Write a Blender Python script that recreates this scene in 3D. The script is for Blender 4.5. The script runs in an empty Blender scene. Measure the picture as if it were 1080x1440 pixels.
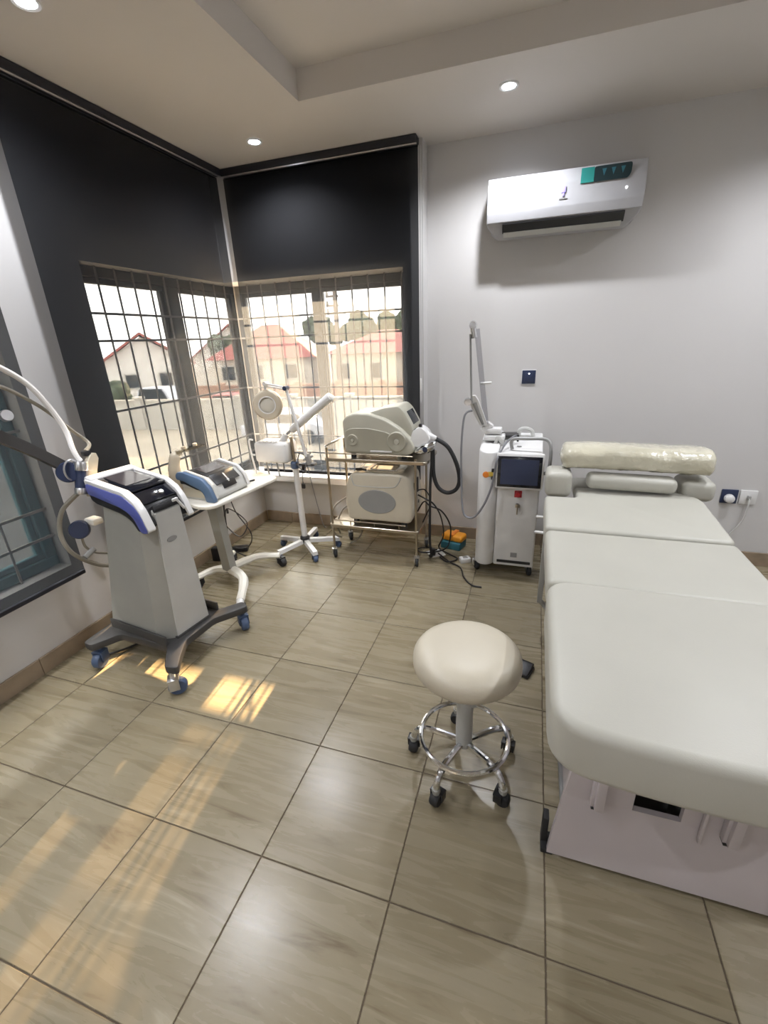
import bpy, bmesh, math, random
from mathutils import Vector, Matrix, noise
random.seed(7)
sc = bpy.context.scene
COL = sc.collection
PI = math.pi

# ------------------------------------------------------------------ camera
cam = bpy.data.cameras.new('camera'); camo = bpy.data.objects.new('camera', cam); COL.objects.link(camo)
cam.sensor_fit = 'HORIZONTAL'; cam.sensor_width = 36.0; cam.lens = 622.07 / 1080 * 36.0
cam.clip_start = 0.02; cam.clip_end = 500
R_ = Vector((0.9511475, 0.3063372, -0.0384183)); U_ = Vector((-0.0774964, 0.3573460, 0.9307514)); F_ = Vector((-0.2988524, 0.8823046, -0.3636287))
mw = Matrix.Identity(4)
for i in range(3):
    mw[i][0] = R_[i]; mw[i][1] = U_[i]; mw[i][2] = -F_[i]
mw[0][3], mw[1][3], mw[2][3] = 1.862832, -0.285819, 1.422414
camo.matrix_world = mw
sc.camera = camo

# ------------------------------------------------------------------ world, sun, exposure
world = bpy.data.worlds.new('sky'); sc.world = world; world.use_nodes = True
wn = world.node_tree.nodes; wl = world.node_tree.links
bg = wn['Background']; bg.inputs['Color'].default_value = (1.0, 0.945, 0.88, 1); bg.inputs['Strength'].default_value = 10.0
SUN_DIR = Vector((0.11, -1.0, -0.273)).normalized()
sun = bpy.data.lights.new('sun', 'SUN'); sun.energy = 46; sun.color = (1.0, 0.66, 0.36); sun.angle = math.radians(0.6)
suno = bpy.data.objects.new('sun', sun); COL.objects.link(suno)
suno.rotation_euler = SUN_DIR.to_track_quat('-Z', 'Y').to_euler()
vs = sc.view_settings
vs.view_transform = 'Standard'; vs.look = 'None'; vs.gamma = 1.0; vs.use_curve_mapping = False; vs.exposure = 1.12
LAMP_W = 38.0
LAMP_COL = (0.93, 0.95, 1.0)

# ------------------------------------------------------------------ materials
def new_mat(name):
    m = bpy.data.materials.new(name); m.use_nodes = True
    return m, m.node_tree.nodes, m.node_tree.links, m.node_tree.nodes['Principled BSDF']
def mat(name, col, rough=0.5, metal=0.0, var=0.06, nscale=6.0, bump=0.0, bscale=60.0, coat=0.0, spec=0.5, trans=0.0):
    m, n, l, b = new_mat(name)
    b.inputs['Roughness'].default_value = rough; b.inputs['Metallic'].default_value = metal
    b.inputs['Specular IOR Level'].default_value = spec
    if coat: b.inputs['Coat Weight'].default_value = coat; b.inputs['Coat Roughness'].default_value = 0.06
    if trans: b.inputs['Transmission Weight'].default_value = trans
    tc = n.new('ShaderNodeTexCoord')
    nz = n.new('ShaderNodeTexNoise'); nz.inputs['Scale'].default_value = nscale; nz.inputs['Detail'].default_value = 4
    l.new(tc.outputs['Object'], nz.inputs['Vector'])
    rp = n.new('ShaderNodeValToRGB')
    a = [max(0, c * (1 - var)) for c in col]; z = [min(1, c * (1 + var)) for c in col]
    rp.color_ramp.elements[0].position = 0.3; rp.color_ramp.elements[0].color = (*a, 1)
    rp.color_ramp.elements[1].position = 0.7; rp.color_ramp.elements[1].color = (*z, 1)
    l.new(nz.outputs['Fac'], rp.inputs['Fac']); l.new(rp.outputs['Color'], b.inputs['Base Color'])
    if bump:
        n2 = n.new('ShaderNodeTexNoise'); n2.inputs['Scale'].default_value = bscale; n2.inputs['Detail'].default_value = 3
        l.new(tc.outputs['Object'], n2.inputs['Vector'])
        bp = n.new('ShaderNodeBump'); bp.inputs['Strength'].default_value = bump; bp.inputs['Distance'].default_value = 0.004 if bump < 0.8 else 0.007
        l.new(n2.outputs['Fac'], bp.inputs['Height']); l.new(bp.outputs['Normal'], b.inputs['Normal'])
    return m
def emit_mat(name, col, s):
    m, n, l, b = new_mat(name)
    b.inputs['Base Color'].default_value = (*col, 1); b.inputs['Emission Color'].default_value = (*col, 1); b.inputs['Emission Strength'].default_value = s
    return m
def tile_mat():
    m, n, l, b = new_mat('floor_tile_ceramic')
    tc = n.new('ShaderNodeTexCoord'); oi = n.new('ShaderNodeObjectInfo')
    off = n.new('ShaderNodeVectorMath'); off.operation = 'SCALE'; off.inputs[0].default_value = (13.1, 7.7, 3.3)
    l.new(oi.outputs['Random'], off.inputs['Scale'])
    add = n.new('ShaderNodeVectorMath'); add.operation = 'ADD'
    l.new(tc.outputs['Object'], add.inputs[0]); l.new(off.outputs['Vector'], add.inputs[1])
    mp = n.new('ShaderNodeMapping'); mp.inputs['Scale'].default_value = (1.3, 12.0, 1.0); mp.inputs['Rotation'].default_value = (0, 0, 0.12)
    l.new(add.outputs['Vector'], mp.inputs['Vector'])
    nz = n.new('ShaderNodeTexNoise'); nz.inputs['Scale'].default_value = 2.0; nz.inputs['Detail'].default_value = 9; nz.inputs['Roughness'].default_value = 0.6; nz.inputs['Distortion'].default_value = 0.9
    l.new(mp.outputs['Vector'], nz.inputs['Vector'])
    rp = n.new('ShaderNodeValToRGB'); cr = rp.color_ramp
    cr.elements[0].position = 0.27; cr.elements[0].color = (0.125, 0.098, 0.058, 1)
    cr.elements[1].position = 0.76; cr.elements[1].color = (0.34, 0.295, 0.21, 1)
    e = cr.elements.new(0.40); e.color = (0.208, 0.172, 0.108, 1)
    e = cr.elements.new(0.60); e.color = (0.232, 0.196, 0.128, 1)
    l.new(nz.outputs['Fac'], rp.inputs['Fac'])
    hs = n.new('ShaderNodeHueSaturation')
    mr = n.new('ShaderNodeMapRange'); mr.inputs['To Min'].default_value = 0.92; mr.inputs['To Max'].default_value = 1.08
    l.new(oi.outputs['Random'], mr.inputs['Value']); l.new(mr.outputs['Result'], hs.inputs['Value'])
    l.new(rp.outputs['Color'], hs.inputs['Color']); l.new(hs.outputs['Color'], b.inputs['Base Color'])
    rr = n.new('ShaderNodeMapRange'); rr.inputs['To Min'].default_value = 0.21; rr.inputs['To Max'].default_value = 0.34
    l.new(nz.outputs['Fac'], rr.inputs['Value']); l.new(rr.outputs['Result'], b.inputs['Roughness'])
    b.inputs['Specular IOR Level'].default_value = 0.45
    bp = n.new('ShaderNodeBump'); bp.inputs['Strength'].default_value = 0.12; bp.inputs['Distance'].default_value = 0.002
    l.new(nz.outputs['Fac'], bp.inputs['Height']); l.new(bp.outputs['Normal'], b.inputs['Normal'])
    return m
def screen_fabric(name, openness, dark, glow):
    m, n, l, b = new_mat(name)
    out = n['Material Output']; n.remove(b)
    tc = n.new('ShaderNodeTexCoord')
    wv = n.new('ShaderNodeTexNoise'); wv.inputs['Scale'].default_value = 14; l.new(tc.outputs['Object'], wv.inputs['Vector'])
    rp = n.new('ShaderNodeValToRGB')
    rp.color_ramp.elements[0].color = (*[c * 0.85 for c in dark], 1); rp.color_ramp.elements[1].color = (*[c * 1.15 for c in dark], 1)
    l.new(wv.outputs['Fac'], rp.inputs['Fac'])
    d = n.new('ShaderNodeBsdfDiffuse'); l.new(rp.outputs['Color'], d.inputs['Color'])
    t = n.new('ShaderNodeBsdfTranslucent'); t.inputs['Color'].default_value = (*glow, 1)
    ad = n.new('ShaderNodeAddShader'); l.new(d.outputs[0], ad.inputs[0]); l.new(t.outputs[0], ad.inputs[1])
    tr = n.new('ShaderNodeBsdfTransparent')
    mx = n.new('ShaderNodeMixShader'); mx.inputs['Fac'].default_value = openness
    l.new(ad.outputs[0], mx.inputs[1]); l.new(tr.outputs[0], mx.inputs[2]); l.new(mx.outputs[0], out.inputs['Surface'])
    return m
def clear_mat(name, tint, fres=1.45, gloss=0.03):
    m, n, l, b = new_mat(name)
    out = n['Material Output']; n.remove(b)
    tr = n.new('ShaderNodeBsdfTransparent'); tr.inputs['Color'].default_value = (*tint, 1)
    gl = n.new('ShaderNodeBsdfGlossy'); gl.inputs['Roughness'].default_value = gloss
    lw = n.new('ShaderNodeLayerWeight'); lw.inputs['Blend'].default_value = 0.5
    pw = n.new('ShaderNodeMath'); pw.operation = 'POWER'; pw.inputs[1].default_value = 4.0; l.new(lw.outputs['Facing'], pw.inputs[0])
    ma = n.new('ShaderNodeMath'); ma.operation = 'MULTIPLY_ADD'; ma.inputs[1].default_value = 0.7; ma.inputs[2].default_value = 0.03; l.new(pw.outputs[0], ma.inputs[0])
    mx = n.new('ShaderNodeMixShader'); l.new(ma.outputs[0], mx.inputs[0]); l.new(tr.outputs[0], mx.inputs[1]); l.new(gl.outputs[0], mx.inputs[2])
    l.new(mx.outputs[0], out.inputs['Surface'])
    return m

M = {}
M['wall'] = mat('wall_paint', (0.55, 0.538, 0.53), 0.45, var=0.02, nscale=1.5, bump=0.05, bscale=120)
M['ceil'] = mat('ceiling_paint', (0.62, 0.585, 0.55), 0.6, var=0.02, nscale=1.0)
M['tile'] = tile_mat()
M['grout'] = mat('grout', (0.10, 0.075, 0.05), 0.9)
M['skirt'] = mat('skirting_tile', (0.28, 0.215, 0.15), 0.25, var=0.2, nscale=9)
M['frame'] = mat('window_frame_grey', (0.16, 0.155, 0.15), 0.45, 0.4)
M['frame_teal'] = mat('window_frame_teal', (0.07, 0.20, 0.23), 0.4, 0.1)
M['bar'] = mat('security_bar_paint', (0.45, 0.42, 0.38), 0.4)
M['glass'] = clear_mat('window_glass', (0.93, 0.95, 0.95))
M['fab'] = screen_fabric('blind_screen_fabric', 0.125, (0.0035, 0.0035, 0.004), (0.022, 0.025, 0.030))
M['black'] = mat('black_plastic', (0.012, 0.012, 0.014), 0.35)
M['blackrub'] = mat('black_rubber', (0.015, 0.015, 0.016), 0.7)
M['darkhead'] = mat('blind_cassette_black', (0.012, 0.013, 0.02), 0.4)
M['alu'] = mat('aluminium', (0.62, 0.62, 0.63), 0.3, 1.0)
M['chrome'] = mat('chrome', (0.75, 0.76, 0.78), 0.08, 1.0, var=0.02)
M['steel'] = mat('brushed_steel', (0.42, 0.37, 0.30), 0.28, 1.0, var=0.1)
M['white'] = mat('white_plastic', (0.66, 0.655, 0.645), 0.3)
M['acw'] = mat('air_conditioner_white', (0.38, 0.38, 0.395), 0.35)
M['olive'] = mat('olive_white_plastic', (0.42, 0.405, 0.335), 0.4)
M['olive2'] = mat('olive_grey_plastic', (0.34, 0.325, 0.26), 0.45)
M['lensf'] = mat('lens_cover', (0.52, 0.49, 0.42), 0.25, coat=0.3)
M['glasst'] = clear_mat('arm_glass', (0.78, 0.78, 0.80), 1.5, 0.15)
M['sillw'] = mat('sill_white_stone', (0.80, 0.79, 0.77), 0.35, var=0.03)
M['offwhite'] = mat('offwhite_plastic', (0.66, 0.64, 0.58), 0.35)
M['cream'] = mat('cream_plastic', (0.52, 0.475, 0.38), 0.4)
M['beige'] = mat('beige_plastic', (0.50, 0.44, 0.34), 0.4)
M['greyp'] = mat('grey_plastic', (0.26, 0.26, 0.255), 0.45)
M['lgrey'] = mat('light_grey_plastic', (0.48, 0.48, 0.46), 0.4)
M['mgrey'] = mat('medium_grey_plastic', (0.30, 0.297, 0.27), 0.4)
M['dgrey'] = mat('dark_grey_base', (0.045, 0.043, 0.042), 0.5)
M['blue'] = mat('violet_blue_plastic', (0.09, 0.11, 0.36), 0.3)
M['steelblue'] = mat('steel_blue_plastic', (0.085, 0.14, 0.235), 0.35)
M['navy'] = mat('navy_plastic', (0.02, 0.03, 0.07), 0.35)
M['castblue'] = mat('caster_blue_grey', (0.05, 0.08, 0.15), 0.45)
M['screen'] = mat('screen_glass', (0.008, 0.009, 0.014), 0.08, coat=0.5)
M['screen2'] = mat('screen_panel_grey', (0.05, 0.045, 0.05), 0.12)
M['vinyl'] = mat('cream_vinyl', (0.42, 0.41, 0.36), 0.42, var=0.02, bump=0.06, bscale=300)
M['vinyl2'] = mat('stool_vinyl', (0.48, 0.435, 0.345), 0.4, var=0.02, bump=0.05, bscale=300)
M['bedbase'] = mat('bed_base_white', (0.48, 0.435, 0.44), 0.35, var=0.03)
M['wrap'] = mat('plastic_wrapped_vinyl', (0.52, 0.49, 0.38), 0.22, var=0.12, bump=0.85, bscale=30, coat=1.0)
M['film'] = mat('protective_film', (0.42, 0.42, 0.40), 0.35, 0.2, bump=0.6, bscale=40)
M['orange'] = mat('orange_plastic', (0.75, 0.30, 0.02), 0.4)
M['orange2'] = mat('orange_button', (0.80, 0.24, 0.03), 0.35)
M['teal'] = mat('teal_card', (0.03, 0.14, 0.18), 0.5)
M['red'] = mat('red_button', (0.45, 0.02, 0.03), 0.35)
M['yellow'] = mat('yellow_plate', (0.75, 0.55, 0.10), 0.4)
M['cableg'] = mat('grey_cable', (0.16, 0.16, 0.17), 0.45)
M['cablew'] = mat('white_hose', (0.72, 0.70, 0.68), 0.35)
M['cablet'] = mat('taupe_hose', (0.24, 0.22, 0.18), 0.4)
M['paper'] = mat('paper_white', (0.80, 0.79, 0.76), 0.8)
M['lens'] = clear_mat('magnifier_lens', (0.85, 0.86, 0.83), 1.5)
M['clear'] = clear_mat('clear_acrylic', (0.55, 0.52, 0.45), 1.4, 0.2)
M['lilac'] = mat('lilac_mark', (0.42, 0.36, 0.80), 0.3)
M['labelt'] = mat('teal_label', (0.02, 0.22, 0.20), 0.4)
M['labelk'] = mat('dark_label', (0.012, 0.03, 0.035), 0.3)
M['lamp'] = emit_mat('lamp_diffuser', (0.85, 0.90, 1.0), 30)
M['led'] = emit_mat('indicator_led', (1, 1, 1), 4)
M['roof_red'] = mat('roof_tiles_red', (0.28, 0.075, 0.06), 0.7, var=0.2, nscale=2)
M['roof_pink'] = mat('roof_tiles_pink', (0.34, 0.13, 0.11), 0.7, var=0.2, nscale=2)
M['render'] = mat('house_render', (0.50, 0.45, 0.38), 0.8, var=0.1, nscale=1)
M['render2'] = mat('house_render_white', (0.60, 0.58, 0.55), 0.8, var=0.1, nscale=1)
M['brick'] = mat('fence_reddish', (0.34, 0.19, 0.13), 0.8, var=0.15)
M['fence'] = mat('fence_pale', (0.42, 0.40, 0.36), 0.8, var=0.12)
M['leaf'] = mat('foliage', (0.045, 0.06, 0.03), 0.8, var=0.5, nscale=3)
M['trunk'] = mat('bark', (0.06, 0.045, 0.03), 0.9)
M['road'] = mat('road_dust', (0.34, 0.31, 0.27), 0.9, var=0.1, nscale=0.4)
M['ground'] = mat('sandy_ground', (0.38, 0.33, 0.26), 0.95, var=0.15, nscale=0.3)
M['pole'] = mat('concrete_pole', (0.16, 0.13, 0.11), 0.9)
M['carp'] = mat('car_paint_silver', (0.5, 0.52, 0.58), 0.3, 0.3)
M['carr'] = mat('car_paint_red', (0.35, 0.08, 0.07), 0.3)
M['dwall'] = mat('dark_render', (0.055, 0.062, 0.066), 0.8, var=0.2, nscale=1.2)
M['dglass'] = mat('dark_glass', (0.03, 0.035, 0.04), 0.1)

# ------------------------------------------------------------------ mesh helpers
def finish(bm, smooth=35):
    bmesh.ops.recalc_face_normals(bm, faces=bm.faces[:])
    me = bpy.data.meshes.new('m'); bm.to_mesh(me); bm.free()
    if smooth:
        for p in me.polygons: p.use_smooth = True
        me.set_sharp_from_angle(angle=math.radians(smooth))
    return me
def xf(bm, at=(0, 0, 0), rot=(0, 0, 0)):
    from mathutils import Euler
    m = Matrix.Translation(Vector(at)) @ Euler(rot).to_matrix().to_4x4()
    bmesh.ops.transform(bm, matrix=m, verts=bm.verts[:])
    return bm
def bevel_sharp(bm, w, seg=2, ang=30, filt=None):
    es = [e for e in bm.edges if len(e.link_faces) == 2 and e.calc_face_angle(0) > math.radians(ang) and (filt is None or filt(e))]
    if es and w > 0: bmesh.ops.bevel(bm, geom=es, offset=w, segments=seg, profile=0.5, affect='EDGES', clamp_overlap=True)
    return bm
def box(sx, sy, sz, at=(0, 0, 0), bev=0.0, seg=2, rot=(0, 0, 0)):
    bm = bmesh.new(); bmesh.ops.create_cube(bm, size=1.0)
    bmesh.ops.scale(bm, vec=(sx, sy, sz), verts=bm.verts[:])
    if bev: bevel_sharp(bm, bev, seg)
    return xf(bm, at, rot)
def bx(x0, x1, y0, y1, z0, z1, bev=0.0, seg=2):
    return box(x1 - x0, y1 - y0, z1 - z0, ((x0 + x1) / 2, (y0 + y1) / 2, (z0 + z1) / 2), bev, seg)
def join(*bms):
    out = bms[0]
    for b in bms[1:]:
        me = bpy.data.meshes.new('t'); b.to_mesh(me); b.free(); out.from_mesh(me); bpy.data.meshes.remove(me)
    return out
def lathe(prof, n=32, at=(0, 0, 0), rot=(0, 0, 0), cap=True):
    bm = bmesh.new(); rings = []
    for r, z in prof:
        if r < 1e-6: rings.append([bm.verts.new((0, 0, z))])
        else: rings.append([bm.verts.new((r * math.cos(2 * PI * k / n), r * math.sin(2 * PI * k / n), z)) for k in range(n)])
    for a, b in zip(rings, rings[1:]):
        if len(a) == 1 and len(b) == 1: continue
        for k in range(n):
            j = (k + 1) % n
            if len(a) == 1: bm.faces.new((a[0], b[j], b[k]))
            elif len(b) == 1: bm.faces.new((a[k], a[j], b[0]))
            else: bm.faces.new((a[k], a[j], b[j], b[k]))
    if cap and len(rings[0]) > 1: bm.faces.new(rings[0][::-1])
    if cap and len(rings[-1]) > 1: bm.faces.new(rings[-1])
    return xf(bm, at, rot)
def cyl(p0, p1, r, n=16, r1=None, bev=0.0):
    p0 = Vector(p0); p1 = Vector(p1); d = p1 - p0; r1 = r if r1 is None else r1; L = d.length
    bm = lathe([(r, 0), (r1, L)], n)
    if bev: bevel_sharp(bm, bev, 2, 60)
    q = d.to_track_quat('Z', 'Y')
    bmesh.ops.transform(bm, matrix=Matrix.Translation(p0) @ q.to_matrix().to_4x4(), verts=bm.verts[:])
    return bm
def spline(pts, sub=6, closed=False):
    P = [Vector(p) for p in pts]; n = len(P); out = []
    if n < 3 or sub <= 1: return P
    rng = range(n if closed else n - 1)
    for i in rng:
        if closed: a, b, c, d = P[(i - 1) % n], P[i], P[(i + 1) % n], P[(i + 2) % n]
        else: a, b, c, d = P[max(i - 1, 0)], P[i], P[i + 1], P[min(i + 2, n - 1)]
        for k in range(sub):
            t = k / sub
            out.append(0.5 * ((2 * b) + (c - a) * t + (2 * a - 5 * b + 4 * c - d) * t * t + (3 * b - a - 3 * c + d) * t ** 3))
    if not closed: out.append(P[-1])
    return out
def tube(pts, r, sub=6, n=8, closed=False, sx=1.0):
    P = spline(pts, sub, closed); bm = bmesh.new(); rings = []
    N = len(P); up = None
    for i, p in enumerate(P):
        if closed: t = P[(i + 1) % N] - P[(i - 1) % N]
        else: t = P[min(i + 1, N - 1)] - P[max(i - 1, 0)]
        if t.length < 1e-9: t = Vector((0, 0, 1))
        t.normalize()
        if up is None: up = t.orthogonal().normalized() if abs(t.z) > 0.95 else Vector((0, 0, 1))
        u = (up - t * up.dot(t))
        if u.length < 1e-6: u = t.orthogonal()
        u.normalize(); v = t.cross(u); up = u
        rr = r[min(int(i * len(r) / N), len(r) - 1)] if isinstance(r, (list, tuple)) else r
        rings.append([bm.verts.new(p + rr * (math.cos(2 * PI * k / n) * v * sx + math.sin(2 * PI * k / n) * u)) for k in range(n)])
    m = N if closed else N - 1
    for i in range(m):
        a, b = rings[i], rings[(i + 1) % N]
        for k in range(n):
            j = (k + 1) % n; bm.faces.new((a[k], a[j], b[j], b[k]))
    if not closed: bm.faces.new(rings[0][::-1]); bm.faces.new(rings[-1])
    return bm
def prism(poly, d0, d1, plane='xz', bev=0.0, seg=2, ang=30):
    bm = bmesh.new()
    def v(a, b, d): return {'xz': (a, d, b), 'yz': (d, a, b), 'xy': (a, b, d)}[plane]
    A = [bm.verts.new(v(a, b, d0)) for a, b in poly]; B = [bm.verts.new(v(a, b, d1)) for a, b in poly]
    bm.faces.new(A); bm.faces.new(B[::-1])
    for k in range(len(poly)):
        j = (k + 1) % len(poly); bm.faces.new((A[k], B[k], B[j], A[j]))
    bmesh.ops.recalc_face_normals(bm, faces=bm.faces[:])
    if bev: bevel_sharp(bm, bev, seg, ang)
    return bm
def rrect(x0, x1, y0, y1, r, n=5):
    out = []
    for cx, cy, a0 in ((x1 - r, y1 - r, 0), (x0 + r, y1 - r, 90), (x0 + r, y0 + r, 180), (x1 - r, y0 + r, 270)):
        for k in range(n + 1):
            a = math.radians(a0 + 90 * k / n); out.append((cx + r * math.cos(a), cy + r * math.sin(a)))
    return out
def rounded_poly(pts, r, n=4):
    out = []; N = len(pts)
    for i in range(N):
        p = Vector(pts[i]); a = Vector(pts[i - 1]); b = Vector(pts[(i + 1) % N])
        da = (a - p); db = (b - p); rr = min(r, da.length * .45, db.length * .45)
        p0 = p + da.normalized() * rr; p1 = p + db.normalized() * rr
        for k in range(n + 1):
            t = k / n; q = (1 - t) ** 2 * p0 + 2 * t * (1 - t) * p + t * t * p1; out.append((q.x, q.y))
    return out
def loft(rings, cap=True):
    bm = bmesh.new(); R = [[bm.verts.new(p) for p in ring] for ring in rings]; n = len(rings[0])
    for a, b in zip(R, R[1:]):
        for k in range(n):
            j = (k + 1) % n; bm.faces.new((a[k], a[j], b[j], b[k]))
    if cap: bm.faces.new(R[0][::-1]); bm.faces.new(R[-1])
    return bm
def ellipse(cx, cy, a, b, n=28):
    return [(cx + a * math.cos(2 * PI * k / n), cy + b * math.sin(2 * PI * k / n)) for k in range(n)]

# ------------------------------------------------------------------ object helpers
def tag(o, label=None, cat=None, group=None, kind=None):
    if label: o['label'] = label
    if cat: o['category'] = cat
    if group: o['group'] = group
    if kind: o['kind'] = kind
    return o
def obj(name, bm, m, parent=None, smooth=35, label=None, loc=None):
    me = bm if isinstance(bm, bpy.types.Mesh) else finish(bm, smooth)
    if m is not None and not me.materials: me.materials.append(M[m] if isinstance(m, str) else m)
    me.name = name
    o = bpy.data.objects.new(name, me); COL.objects.link(o)
    if parent is not None: o.parent = parent
    if loc is not None: o.location = loc
    if label: o['label'] = label
    return o
def thing(name, label, cat, loc=(0, 0, 0), rz=0.0, group=None, kind=None):
    o = bpy.data.objects.new(name, None); COL.objects.link(o)
    o.location = loc; o.rotation_euler = (0, 0, rz); o.empty_display_size = 0.05
    return tag(o, label, cat, group, kind)
class T:
    """a thing whose parts are given in world coordinates (shifted to the root)"""
    def __init__(s, name, label, cat, loc=(0, 0, 0), rz=0.0, group=None, kind=None, local=False):
        s.root = thing(name, label, cat, loc, rz, group, kind); s.off = Vector((0, 0, 0)) if local else -Vector(loc)
    def p(s, name, bm, m, parent=None, smooth=35, label=None):
        bmesh.ops.translate(bm, vec=s.off, verts=bm.verts[:])
        return obj(name, bm, m, parent or s.root, smooth, label)
def one(name, bm, m, label, cat, group=None, kind=None, base=None, smooth=35):
    """a one-mesh thing; origin moved to its base"""
    vs_ = [v.co.copy() for v in bm.verts]
    if base is None:
        base = Vector((sum(v.x for v in vs_) / len(vs_), sum(v.y for v in vs_) / len(vs_), min(v.z for v in vs_)))
    bmesh.ops.translate(bm, vec=-Vector(base), verts=bm.verts[:])
    o = obj(name, bm, m, None, smooth); o.location = base
    return tag(o, label, cat, group, kind)
_casters = {}
def caster(t, x, y, r=0.03, w=0.022, ang=0.0, top=None, fork='black', wheel='blackrub', twin=False, stem=None):
    """caster part (fork) with wheel sub-part; x,y in the thing's frame"""
    top = top if top is not None else r * 2.3
    key = (r, w, top, fork, wheel, twin)
    if key not in _casters:
        f = join(box(0.006, r * 1.1, r * 1.3, (w * 0.5 + 0.005, 0.012, r * 1.45), 0.002),
                 box(0.006, r * 1.1, r * 1.3, (-w * 0.5 - 0.005, 0.012, r * 1.45), 0.002),
                 box(w + 0.016, r * 1.2, 0.008, (0, 0.012, r * 2.1), 0.002), cyl((0, 0.014, r * 2.1), (0, 0.014, top), r * 0.3, 10))
        prof = [(r * 0.25, -w / 2), (r * 0.86, -w / 2), (r, -w * 0.28), (r, w * 0.28), (r * 0.86, w / 2), (r * 0.25, w / 2)]
        wh = lathe(prof, 20, (0, 0, r), (0, PI / 2, 0))
        fm = finish(f); wm = finish(wh); fm.materials.append(M[fork]); wm.materials.append(M[wheel])
        _casters[key] = (fm, wm)
    fm, wm = _casters[key]
    par = t.root if isinstance(t, T) else t
    o = bpy.data.objects.new('caster', fm); COL.objects.link(o); o.parent = par; o.location = (x, y, 0); o.rotation_euler = (0, 0, ang)
    wo = bpy.data.objects.new('wheel', wm); COL.objects.link(wo); wo.parent = o
    return o

# ================================================================== STRUCTURE
WX, WY, ZC = -0.25, 2.79, 2.45           # left wall face, back wall face, ceiling
X1, Y0 = 3.95, -2.25                     # right wall, wall behind the camera
HEAD, SILL = 1.83, 0.44
def struct(name, bm, m, smooth=0):
    o = obj(name, bm, m, None, smooth); tag(o, kind='structure'); return o

# floor: grout bed with one tile object for each tile
floor = struct('floor', bx(-0.45, X1, Y0, 3.0, -0.12, -0.003), 'grout'); tag(floor, 'floor of veined beige tiles with thin dark joints')
_tile = {}
def tile(x0, x1, y0, y1):
    g = 0.0018; sx = round(x1 - x0 - 2 * g, 4); sy = round(y1 - y0 - 2 * g, 4)
    if (sx, sy) not in _tile:
        b = box(sx, sy, 0.012, (0, 0, -0.006)); bevel_sharp(b, 0.0012, 1, 30, lambda e: all(v.co.z > -0.001 for v in e.verts))
        me = finish(b, 0); me.materials.append(M['tile']); _tile[(sx, sy)] = me
    o = bpy.data.objects.new('tile', _tile[(sx, sy)]); COL.objects.link(o); o.parent = floor
    o.location = ((x0 + x1) / 2, (y0 + y1) / 2, 0.0)
ys = [Y0] + [0.4 * j for j in range(-5, 7)] + [WY]
xs = [WX] + [0.4 * i for i in range(0, 10)] + [X1]
for a, b_ in zip(xs, xs[1:]):
    for c, d in zip(ys, ys[1:]):
        if b_ - a > 0.02 and d - c > 0.02: tile(a, b_, c, d)

def wall_with_holes(u0, u1, z0, z1, holes, t0, t1, axis):
    """wall in the u-z plane with rectangular holes; thickness t0..t1 on the other axis"""
    us = sorted({u0, u1, *[h[0] for h in holes], *[h[1] for h in holes]}); zs = sorted({z0, z1, *[h[2] for h in holes], *[h[3] for h in holes]})
    parts = []
    for a, b in zip(us, us[1:]):
        run = None
        for c, d in zip(zs, zs[1:]):
            inside = any(h[0] <= a and b <= h[1] and h[2] <= c and d <= h[3] for h in holes)
            if inside: continue
            parts.append(bx(t0, t1, a, b, c, d) if axis == 'x' else bx(a, b, t0, t1, c, d))
    return join(*parts)
LW = (1.56, 2.95); NW = (-0.35, 1.085); BW = (-0.33, 1.047)
struct('wall_left', wall_with_holes(Y0, 2.95, -0.1, 2.65, [(LW[0], LW[1], SILL, HEAD), (NW[0], NW[1], SILL, HEAD)], -0.45, WX, 'x'), 'wall')
struct('wall_back', join(wall_with_holes(-0.25, X1, -0.1, 2.65, [(-0.25, BW[1], SILL, HEAD)], WY, 2.99, 'y'),
                         bx(-0.45, -0.25, 2.95, 2.99, -0.1, SILL), bx(-0.45, -0.25, 2.95, 2.99, HEAD, 2.65), bx(-0.45, -0.33, 2.95, 2.99, SILL, HEAD)), 'wall')
# boxed-out surround of the back window, standing proud of the wall
struct('trim_1', join(bx(WX, 1.175, 2.67, WY, HEAD, ZC), bx(BW[1], 1.175, 2.67, WY, SILL, HEAD)), 'wall')
struct('wall_right', bx(X1, X1 + 0.15, Y0, 2.99, -0.1, 2.65), 'wall')
struct('wall_front', bx(-0.45, X1, Y0 - 0.15, Y0, -0.1, 2.65), 'wall')
TX0, TX1, TY0, TY1, TZ = 0.74, 3.3, -1.6, 2.05, 2.565
struct('ceiling', join(bx(-0.45, TX0, Y0, 2.99, ZC, 2.66), bx(TX0, TX1, TY1, 2.99, ZC, 2.66), bx(TX1, X1, Y0, 2.99, ZC, 2.66),
                       bx(TX0, TX1, Y0, TY0, ZC, 2.66), bx(TX0, TX1, TY0, TY1, TZ, 2.66)), 'ceil')
# skirting: one object for each piece
def skirting(name, horizontal, edges, pos):
    root = thing(name, 'low skirting of brown beige tile pieces along the wall', None); tag(root, kind='structure')
    for a, b in zip(edges, edges[1:]):
        if horizontal: m_ = bx(a + .001, b - .001, pos - 0.012, pos, 0.0, 0.088, 0.0015, 1)
        else: m_ = bx(pos, pos + 0.012, a + .001, b - .001, 0.0, 0.088, 0.0015, 1)
        obj('skirting_tile', m_, 'skirt', root, 0)
skirting('baseboard_back', True, [WX + 0.012] + [0.4 * i for i in range(0, 10)] + [X1], WY)
skirting('baseboard_left', False, [Y0] + [0.4 * j for j in range(-5, 7)] + [WY - 0.012], WX)

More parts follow.
